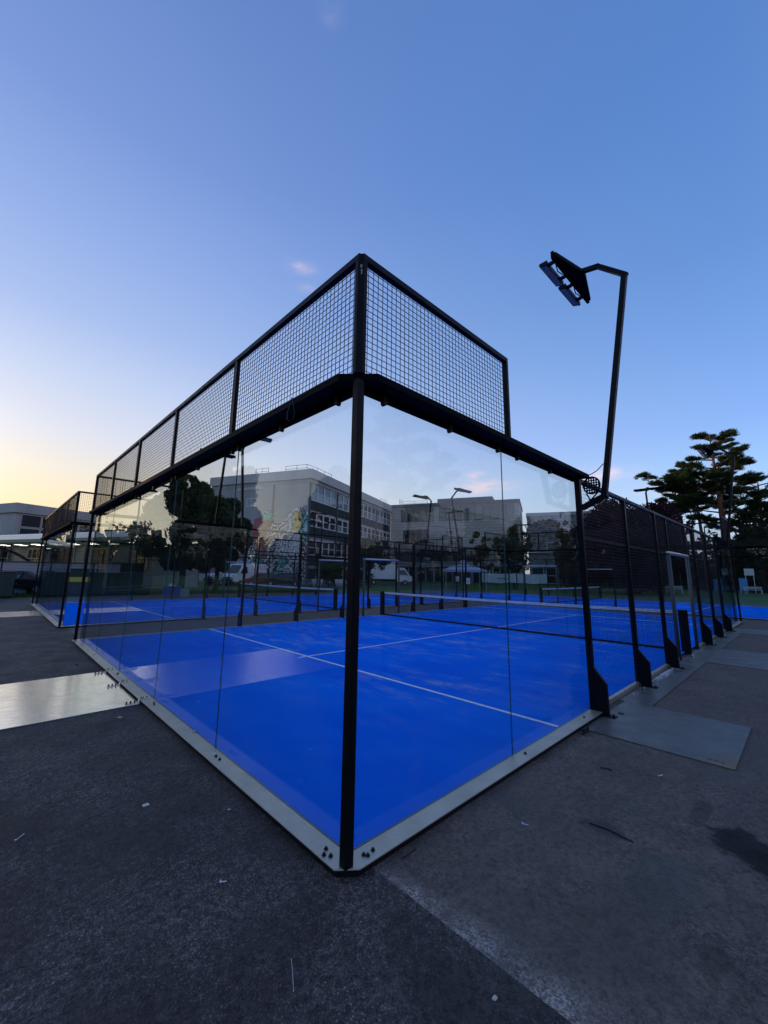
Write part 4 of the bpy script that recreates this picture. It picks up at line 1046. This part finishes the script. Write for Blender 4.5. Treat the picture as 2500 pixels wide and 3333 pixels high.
# rough grass along the edge of the asphalt
g = np.random.default_rng(5); n = 9000
gx = g.uniform(-6, 20, n); gy = 29.2 + np.abs(g.normal(size=n))*2.2 - np.clip((gx-8)*.25, 0, 2.8)
P = np.stack([gx, gy, np.full(n, .02)], 1); up = np.stack([g.normal(size=n)*.3, g.normal(size=n)*.3, np.ones(n)], 1)
tag(leaves_mesh('grass', P, np.cross(up, g.normal(size=(n,3))), .22*(.5+g.random(n)), .12, MATS['grass_blade'], None, 5, updir=up), 'rough grass along the asphalt edge behind the courts', 'grass', kind='stuff')
# ------------------------------------------------------------------ vehicles
def wheel(T, x, y, r, w, side):
    o = MB().tube([(x, y-w/2, r), (x, y+w/2, r)], r, 18).build('wheel', MATS['tyre'], T)
    MB().tube([(x, y+side*(w/2-.01), r), (x, y+side*(w/2+.012), r)], r*.6, 12).build('rim', MATS['rim'], o)
def taper_prism(mb, prof, w, tops):
    """side profile (x,z) extruded to width w, the points above tops[0] pulled in by tops[1] on each side"""
    n = len(prof)
    def ins(z): return tops[1]*max(0, min(1, (z-tops[0])/tops[2]))
    vs = [(x, -w/2+ins(z), z) for x, z in prof] + [(x, w/2-ins(z), z) for x, z in prof]
    fs = [tuple(range(n)), tuple(range(n, 2*n))[::-1]] + [(i, n+i, n+(i+1) % n, (i+1) % n) for i in range(n)]
    return mb.add(vs, fs)
def vehicle(name, label, cat, loc, rz, prof, w, tops, paint, wheels, wr, side_glass, front_glass, rear_glass=None, lights=(), group=None, extra=None):
    T = thing(name, label, cat, loc, rz, group)
    b = taper_prism(MB(), prof, w, tops).build('body', MATS[paint], T, bevel=.06)
    def ins(z): return tops[1]*max(0, min(1, (z-tops[0])/tops[2]))
    for poly in side_glass:
        for sg in (-1, 1):
            vs = [(x, sg*(w/2-ins(z)+.008), z) for x, z in poly] + [(x, sg*(w/2-ins(z)-.03), z) for x, z in poly]
            n = len(poly); m_ = MB().add(vs, [tuple(range(n)) if sg < 0 else tuple(range(n))[::-1]] + [(i, (i+1) % n, n+(i+1) % n, n+i) for i in range(n)])
            m_.build('side_window', MATS['pane_dark'], T)
    for nm, gl in (('windscreen', front_glass), ('rear_window', rear_glass)):
        if not gl: continue
        (xa, za), (xb, zb) = gl; d = Vector((zb-za, 0, -(xb-xa))).normalized()*.012
        if nm == 'rear_window': d = -d
        a, c = w/2-ins(za)-.10, w/2-ins(zb)-.12
        MB().add([(xa+d.x,-a,za+d.z),(xa+d.x,a,za+d.z),(xb+d.x,c,zb+d.z),(xb+d.x,-c,zb+d.z)], [(0,1,2,3)]).build(nm, MATS['pane_dark'], T)
    for x in wheels:
        for sg in (-1, 1): wheel(T, x, sg*(w/2-.12), wr, .24, sg)
    for (nm, x, z, dy, h, mt) in lights:
        for sg in (-1, 1): MB().box((x-.05, sg*(w/2-.18)-dy/2, z),(x+.05, sg*(w/2-.18)+dy/2, z+h)).build(nm, MATS[mt], T, bevel=.02)
    if extra: extra(T)
    return T
VANP = [(0,.45),(5.2,.45),(5.45,.55),(5.5,1.05),(5.3,1.25),(4.75,1.42),(4.05,2.42),(3.7,2.56),(.25,2.56),(.05,2.35)]
def van_extra(T):
    MB().box((5.40,-.8,.50),(5.53,.8,.78)).build('bumper', MATS['tyre'], T, bevel=.03)
    MB().box((5.44,-.55,.86),(5.525,.55,1.02)).build('grille', MATS['tyre'], T)
    for sg in (-1,1): MB().box((4.25,sg*1.02,1.45),(4.38,sg*1.2,1.75)).build('mirror', MATS['tyre'], T, bevel=.02)
def van(label, loc, rz):
    return vehicle('van', label, 'van', loc, rz, VANP, 2.05, (1.3,.16,1.3), 'white_van', (.95,4.45), .35, [[(3.35,1.45),(4.42,1.45),(3.98,2.15),(3.35,2.2)]], ((4.78,1.46),(4.12,2.38)), None,
        (('headlight',5.38,1.02,.3,.2,'headlamp'),('tail_light',.03,1.0,.12,.7,'red_sign')), 'white vans in the car park', van_extra)
van('white van with black wheel arch parked nearest, right of the tree trunk', (23.0,45.2,-.06), rad(200))
van('white van with sloping bonnet, half hidden between the two tree trunks', (22.3,48.4,-.06), rad(198))
vehicle('minibus', 'long white minibus with a dark band of side windows', 'minibus', (20.8,50.9,-.06), rad(141), [(0,.4),(6.9,.4),(7.1,.6),(7.05,1.3),(6.6,2.5),(6.3,2.75),(.2,2.75),(0,2.5)], 2.2, (1.3,.14,1.4), 'white_van', (1.3,5.6), .38,
    [[(.4,1.35),(6.5,1.35),(6.3,2.2),(.4,2.2)]], ((7.0,1.4),(6.66,2.4)), None, (('headlight',7.0,.8,.3,.2,'headlamp'),('tail_light',.03,.9,.12,.6,'red_sign')))
def truck_extra(T):
    MB().box((-.05,-1.12,.85),(4.4,1.12,3.35)).build('box_body', MATS['white_van'], T, bevel=.03)
    MB().box((-.05,-1.0,.55),(4.4,1.0,.8)).build('chassis', MATS['tyre'], T)
vehicle('box_truck', 'white box truck with cab facing right behind the small tree', 'truck', (39.3,43.4,-.06), rad(-44), [(4.3,.5),(6.5,.5),(6.65,.7),(6.6,1.25),(6.3,1.4),(5.6,2.4),(5.3,2.5),(4.5,2.5)], 2.05, (1.3,.14,1.2), 'white_van', (1.0,5.6), .38,
    [[(4.75,1.5),(6.05,1.5),(5.5,2.2),(4.75,2.2)]], ((6.28,1.46),(5.66,2.36)), None, (('headlight',6.6,.9,.3,.2,'headlamp'),), None, truck_extra)
CARP = [(0,.35),(4.1,.35),(4.25,.5),(4.2,.8),(3.3,.98),(2.55,1.5),(.9,1.52),(.2,1.05),(0,.9)]
vehicle('parked_car', 'red hatchback with pale sky mirrored in its windscreen', 'car', (23.9,42.4,-.06), rad(165), CARP, 1.75, (.95,.22,.6), 'red_car', (.75,3.4), .31,
    [[(.75,1.02),(3.05,1.02),(2.5,1.4),(1.0,1.42)]], ((3.28,1.02),(2.6,1.46)), ((.22,1.08),(.86,1.47)), (('headlight',4.16,.62,.3,.14,'headlamp'),('tail_light',.04,.75,.2,.2,'red_sign')), 'cars by the mural wall')
def boot(T):
    MB().add([(.1,-.7,1.52),(.1,.7,1.52),(-.75,.68,1.9),(-.75,-.68,1.9),(.1,-.7,1.47),(.1,.7,1.47),(-.75,.68,1.85),(-.75,-.68,1.85)], [(0,1,2,3),(7,6,5,4),(0,4,5,1),(1,5,6,2),(2,6,7,3),(3,7,4,0)]).build('boot_lid', MATS['dark_car'], T)
vehicle('parked_car', 'black estate car with its boot lid raised, beside the red hatchback', 'car', (25.2,39.4,-.06), rad(150), [(0,.35),(4.2,.35),(4.35,.5),(4.3,.85),(3.4,1.0),(2.6,1.55),(.25,1.58),(0,1.0)], 1.8, (1.0,.2,.6), 'dark_car', (.8,3.5), .32,
    [[(.5,1.06),(3.1,1.06),(2.55,1.46),(.5,1.48)]], ((3.38,1.04),(2.66,1.5)), None, (('headlight',4.28,.65,.3,.14,'headlamp'),), 'cars by the mural wall', boot)
vehicle('parked_car', 'grey blue car nose seen between the bins at the left edge', 'car', (-2.2,35.2,-.06), rad(-20), CARP, 1.75, (.95,.22,.6), 'dark_car', (.75,3.4), .31,
    [[(.75,1.02),(3.05,1.02),(2.5,1.4),(1.0,1.42)]], ((3.28,1.02),(2.6,1.46)), None, (('headlight',4.16,.62,.3,.14,'headlamp'),))

# ------------------------------------------------------------------ bins, crates and boxes behind the second court
def skip(label, loc, rz, L_, W_, H_):
    T = thing('skip', label, 'container', loc, rz, 'dark green containers')
    MB().box((0,0,.08),(L_,W_,H_)).build('body', MATS['skip_green'], T, bevel=.015)
    for k in range(int(L_/.6)): MB().box((.25+k*.6,-.05,.1),(.33+k*.6,-.002,H_-.06)).build('rib', MATS['skip_green'], T)
    MB().box((-.04,-.06,H_),(L_+.04,W_+.04,H_+.05)).build('rim', MATS['skip_green'], T)
    MB().box((.1,.1,0),(L_-.1,W_-.1,.08)).build('skid', MATS['bolt_black'], T)
    return T
skip('dark green container on the asphalt at the far left edge', (-6.6,29.6,-.05), rad(-2), 6.0, 2.1, 1.42)
sk = skip('dark green container with yellow label behind the second court glass', (.9,30.8,-.05), rad(-3), 3.0, 1.8, 1.65)
MB().box((1.1,-.062,.85),(2.3,-.051,1.15)).build('label_plate', MATS['yellow_label'], sk)
skip('tall dark green container between the two court corners', (4.4,31.2,-.05), rad(-3), 2.0, 1.6, 2.1)
T = thing('crate_stack', 'stack of blue plastic crates beside the dark green container', 'crates', (-.35,33.6,-.06), .2)
for k in range(4):
    c = MB()
    z = k*.31
    c.box((0,0,z),(.6,.4,z+.02)).box((0,0,z+.02),(.6,.02,z+.29)).box((0,.38,z+.02),(.6,.4,z+.29)).box((0,.02,z+.02),(.02,.38,z+.29)).box((.58,.02,z+.02),(.6,.38,z+.29))
    c.build('crate', MATS['crate_blue'], T)
T = thing('curved_shelter', 'low shelter with arched dark roof behind the mesh fence', 'shelter', (-2.6,37.5,-.06), .0)
ar = MB(); n = 12
for k in range(n):
    a0, a1 = PI*(.2+.6*k/n), PI*(.2+.6*(k+1)/n); P0, P1 = (-math.cos(a0)*4.0, math.sin(a0)*3.2+.1), (-math.cos(a1)*4.0, math.sin(a1)*3.2+.1)
    ar.prism([(P0[0],P0[1]-.1),(P1[0],P1[1]-.1),(P1[0],P1[1]),(P0[0],P0[1])], 0, 2.6, 'y')
ar.build('roof', MATS['black_steel'], T)
for x in (-3.0,3.0):
    for y in (.15,2.4): MB().box((x-.05,y,0),(x+.05,y+.1,2.1)).build('post', MATS['grey_tube'], T)
T = thing('low_wall', 'pale low shed with white cladding behind the mesh fence', 'shed', (-5.5,34.8,-.06), -.03)
MB().box((0,0,0),(9.5,2.0,2.0)).build('wall', MATS['concrete_dark'], T); MB().box((-.1,-.1,1.0),(9.6,-.002,2.05)).build('cladding', MATS['plaster_white'], T); MB().box((-.15,-.15,2.06),(9.65,2.1,2.14)).build('roof', MATS['roof_grey'], T)
def boxup(label, loc, rz, w, d, h, mt, lid):
    T = thing('storage_box', label, 'box', loc, rz, 'storage boxes left behind the second court')
    b = MB(); b.box((0,0,0),(w,d,.03)).box((0,0,.03),(w,.025,h)).box((0,d-.025,.03),(w,d,h)).box((0,.025,.03),(.025,d-.025,h)).box((w-.025,.025,.03),(w,d-.025,h))
    b.build('body', MATS[mt], T)
    if lid: MB().box((-.03,-.03,h),(w+.03,d+.03,h+.05)).build('lid', MATS[lid], T)
    return T
boxup('purple and blue storage box with a white bag on top', (6.5,26.6,-.05), -.5, .95, .6, .62, 'blue_box', 'purple_box')
boxup('clear plastic storage box beside the purple one', (7.45,26.35,-.05), -.5, .5, .45, .5, 'clear_box', None)
tag(MB().add([(6.75,26.6,.62),(7.2,26.4,.62),(7.25,26.75,.62),(6.85,26.9,.62),(6.98,26.66,.83)], [(0,1,4),(1,2,4),(2,3,4),(3,0,4),(3,2,1,0)]).build('white_bag', MATS['white_plastic']), 'crumpled white bag lying on the purple storage box', 'bag')
def plank(label, p, q, mt='wood_plank'):
    return tag(MB().bar(p, q, .16, .05).build('plank', MATS[mt]), label, 'plank', 'timber lying in the grass')
plank('reddish timber plank in the grass left of the tree trunk', (3.9,29.6,.45),(7.2,29.2,.62)); plank('lower timber plank in the grass behind the first', (4.2,30.1,.25),(7.5,29.7,.35))

# ------------------------------------------------------------------ twin-wire fence panels
def wire_fence(label, p, q, H, group=None, n=None, post='black_paint'):
    p = Vector(p); q = Vector(q); L_ = (q-p).length; d = (q-p).normalized(); rz = math.atan2(d.y, d.x)
    T = thing('wire_fence', label, 'fence', tuple(p), rz, group)
    k = max(1, int(round(L_/2.52))); st = L_/k
    for i in range(k+1):
        MB().box((i*st-.035,-.035,0),(i*st+.035,.035,H+.06)).build('post', MATS[post], T)
    for i in range(k):
        key = 'fence%.2f%.2f' % (st, H)
        def mk():
            m_ = MB(); w = .0065; n_ = int((st-.1)/.05)
            for a in range(n_+1): x = .05+(st-.1)*a/n_; m_.bar((x,0,.05),(x,0,H), w, w, up=(0,1,0), caps=False)
            for b in range(int(H/.2)+1):
                z = .06+b*.2
                if z > H: break
                for yy in (-.008, .008): m_.bar((.04,yy,z),(st-.04,yy,z), .008, .008, caps=False)
            return m_
        o = shared(key, mk, 'wire_panel', MATS['wire_black'], T, (i*st,0,0)); o['kind'] = 'stuff'
    return T
wire_fence('tall twin wire fence behind the dark green containers', (-9,32.6,-.06), (9.2,32.1,-.06), 3.0)
wire_fence('tall twin wire fence close by, mirrored in the side glass', (3.2,-2.95,-.05), (23.4,-2.95,-.05), 3.1)
wire_fence('low wire fence along the lawn carrying the white banners', (38.6,27.3,-.06), (47.5,18.2,-.06), 1.9)
def banner(label, p, q, z0, z1):
    p = Vector(p); q = Vector(q); m_ = MB(); n = 16
    nr = Vector((-(q-p).y, (q-p).x, 0)).normalized()
    for i in range(n+1):
        k = i/n; c = p.lerp(q, k); w = .035*math.sin(k*17)+.02*math.sin(k*41)
        for z, s_ in ((z0 + .05*math.sin(k*9), 1), (z1 - .04*math.sin(k*PI)*2, .4)):
            m_.v.append((c.x+nr.x*w*s_, c.y+nr.y*w*s_, z)); m_.v.append((c.x+nr.x*(w*s_+.012), c.y+nr.y*(w*s_+.012), z))
    for i in range(n):
        a = i*4; b = a+4
        m_.f += [(a, b, b+2, a+2), (a+1, a+3, b+3, b+1), (a+2, b+2, b+3, a+3), (a, a+1, b+1, b)]
    return tag(m_.build('banner', MATS['banner']), label, 'banner', 'white banners tied to the lawn fence')
b1 = banner('long white banner with small dark lettering on the lawn fence', (40.85,24.85,0), (43.75,21.9,0), .72, 1.85)
pb = MB()
for k in range(8):
    x_, y_ = 42.2+k*.105, 23.36-k*.107
    pb.box((x_-.03,y_-.03,1.18),(x_+.02,y_+.02,1.30+.05*((k*5) % 3 == 0)))
tag(pb.build('print', MATS['black_print'], b1), kind='stuff')
banner('plain white banner at the right end of the lawn fence', (43.85,21.8,0), (46.3,19.3,0), .70, 1.85)

# paper notices on the mesh
def notice(label, loc, rz):
    T = thing('notice', label, 'notice', loc, rz, 'paper notices cable tied to the mesh')
    MB().box((-.16,-.006,0),(.16,.006,.30)).build('sheet', MATS['paper'], T)
    pr = MB()
    for k in range(7): pr.box((-.12,-.008,.05+k*.028),(.10-(k*37 % 50)/500,-.0065,.062+k*.028))
    pr.build('print', MATS['black_print'], T); return T
notice('pale paper notice on the far mesh of the nearest court', (16.02,9.92,1.18), 0)
notice('second paper notice, slightly higher and left, on the other court mesh', (19.5,13.05,1.22), 0)
wl = MB(); pts = [(0, math.cos(2*PI*k/16)*.16, math.sin(2*PI*k/16)*.2) for k in range(17)]
T_ = tag(wl.tube([(10.72+p[1], 13.0, 1.86+p[2]) for p in pts], .016, 6).build('cable_ring', MATS['rubber_cable']), 'black ring of cable hanging under the second court lintel', 'cable')

# ------------------------------------------------------------------ lawn furniture, signs and lamps
T = thing('gazebo', 'pop up gazebo with pale blue peaked canopy on the lawn', 'gazebo', (36.4,24.3,-.06), rad(-44))
cn = MB(); w = 2.25
cn.add([(-w,-w*.7,2.2),(w,-w*.7,2.2),(w,w*.7,2.2),(-w,w*.7,2.2),(-.35,-.25,2.78),(.35,-.25,2.78),(.35,.25,2.78),(-.35,.25,2.78),(-.22,-.16,3.25),(.22,-.16,3.25),(.22,.16,3.25),(-.22,.16,3.25)],
    [(0,1,5,4),(1,2,6,5),(2,3,7,6),(3,0,4,7),(4,5,9,8),(5,6,10,9),(6,7,11,10),(7,4,8,11),(8,9,10,11)])
cn.build('canopy', MATS['blue_cloth'], T)
vl = MB(); vl.box((-w,-w*.7-.01,1.95),(w,-w*.7,2.2)).box((-w,w*.7,1.95),(w,w*.7+.01,2.2)).box((-w-.01,-w*.7,1.95),(-w,w*.7,2.2)).box((w,-w*.7,1.95),(w+.01,w*.7,2.2)); vl.build('valance', MATS['blue_cloth'], T)
for sx in (-1,1):
    for sy in (-1,1): MB().box((sx*(w-.1)-.025,sy*(w*.7-.1)-.025,0),(sx*(w-.1)+.025,sy*(w*.7-.1)+.025,2.2)).build('leg', MATS['zinc'], T)
def bench(label, loc, rz, mt='wood_plank'):
    T = thing('picnic_table', label, 'picnic table', loc, rz, 'picnic tables by the bushes')
    for k in range(5): MB().box((-.9,-.36+k*.15,.72),(.9,-.24+k*.15,.76)).build('plank', MATS[mt], T)
    for sy in (-1,1):
        for k in range(2): MB().box((-.9,sy*.72-.13+k*.14,.43),(.9,sy*.72-.01+k*.14,.47)).build('plank', MATS[mt], T)
    for x in (-.65,.65): MB().bar((x,-.75,0),(x,-.2,.72), .08, .05).bar((x,.75,0),(x,.2,.72), .08, .05).bar((x,-.8,.41),(x,.8,.41), .08, .05).build('leg_frame', MATS[mt], T)
    return T
bench('weathered picnic table by the bushes right of the mural', (27.3,38.0,-.06), .4); bench('second picnic table, nearer the long windowed facade', (30.6,35.6,-.06), .1)
T = thing('folding_table', 'white folding table between the black car and the picnic tables', 'table', (27.6,40.6,-.06), -.6)
MB().box((-.8,-.35,.70),(.8,.35,.74)).build('tabletop', MATS['white_plastic'], T)
for x in (-.7,.7):
    for y in (-.3,.3): MB().box((x-.02,y-.02,0),(x+.02,y+.02,.7)).build('leg', MATS['white_plastic'], T)
def board(label, loc, rz, h, w, mt, z0=.0):
    T = thing('notice_board', label, 'board', loc, rz, 'boards beside the far lawn')
    MB().box((-w/2,-.03,z0),(w/2,.03,h)).build('panel', MATS[mt], T, bevel=.02)
    for s_ in (-1,1): MB().box((s_*w*.4-.03,.031,0),(s_*w*.4+.03,.09,h*.95)).build('post', MATS['zinc'], T)
    return T
board('light blue upright board on the far lawn, right of the court corner', (62.5,3.2,-.06), rad(-80), 1.75, .75, 'sky_blue', .3)
board('second light blue board seen through the end glass', (59.8,5.2,-.06), rad(-80), 1.6, .8, 'sky_blue', .3)
board('white square sign above the blue board on the far lawn', (64.4,2.7,-.06), rad(-82), 2.9, .9, 'white_plastic', 2.1)
def lantern(label, loc, h):
    T = thing('lamp_post', label, 'lamp post', loc, 0, 'small lamp posts on the far lawn')
    MB().tube([(0,0,0),(0,0,h)], .04, 8).build('pole', MATS['grey_tube'], T)
    MB().tube([(0,0,h),(0,0,h+.06),(0,0,h+.3),(0,0,h+.36)], [.06,.16,.2,.08], 10).build('lantern', MATS['white_plastic'], T); return T
lantern('small white globe lamp post left of the blue boards', (60.5,4.6,-.06), 2.1); lantern('small white globe lamp post further left behind the mesh', (52.2,8.4,-.06), 2.4); lantern('slim lamp post on the lawn by the picnic seats', (53.5,7.6,-.06), 3.0)
def seat(label, loc, rz):
    T = thing('garden_bench', label, 'bench', loc, rz, 'white benches on the far lawn')
    for k in range(3): MB().box((-.8,-.2+k*.14,.42),(.8,-.08+k*.14,.46)).build('slat', MATS['plaster_white'], T)
    for k in range(2): MB().box((-.8,.24,.55+k*.16),(.8,.28,.66+k*.16)).build('slat', MATS['plaster_white'], T)
    for x in (-.7,.7): MB().box((x-.03,-.2,0),(x+.03,-.14,.42)).box((x-.03,.2,0),(x+.03,.24,.82)).build('leg', MATS['plaster_white'], T)
seat('white slatted bench by the light blue board', (61.0,2.3,-.06), rad(-75)); seat('white slatted bench further left on the far lawn', (52.0,8.0,-.06), rad(-70))
# car park furniture
T = thing('sign_post', 'small white notice sign on a post behind the minibus', 'sign', (15.9,46.6,-.06), rad(-35))
MB().tube([(0,0,0),(0,0,3.3)], .04, 8).build('post', MATS['grey_tube'], T); MB().box((-.3,-.06,2.6),(.3,-.045,3.2)).build('panel', MATS['white_plastic'], T); MB().box((-.28,-.06,2.0),(.28,-.045,2.45)).build('panel', MATS['crate_blue'], T)
T = thing('wall_sign', 'red sign panel at the foot of the mural wall', 'sign', bloc(-1.2,17.4), BA-PI/2)
MB().box((-.9,-.05,2.6),(.9,.0,4.0)).build('panel', MATS['red_sign'], T); MB().box((-.8,0.001,0),(-.7,.06,3.9)).box((.7,.001,0),(.8,.06,3.9)).build('post', MATS['zinc'], T)
T = thing('street_light', 'street light with two flat heads in front of the long facade', 'street light', (24.2,34.3,-.06), rad(-40))
MB().tube([(0,0,0),(0,0,6.8)], [.09,.06], 8).build('pole', MATS['black_steel'], T)
for s_ in (-1,1): MB().bar((0,0,6.75),(s_*.9,0,7.1), .08, .06).box((s_*.6,-.16,7.08),(s_*1.5,.16,7.18)).build('lamp_head', MATS['black_steel'], T)
for i, (x, y) in enumerate(((25.5,36.6),(27.9,35.4))):
    T = thing('round_planter', ['round pale concrete planter by the courts','second round pale planter nearer the long facade'][i], 'planter', (x,y,-.06), 0)
    MB().tube([(0,0,0),(0,0,.5),(0,0,.9)], [.5,.62,.66], 16).build('pot', MATS['concrete_pale'], T, smooth=True)
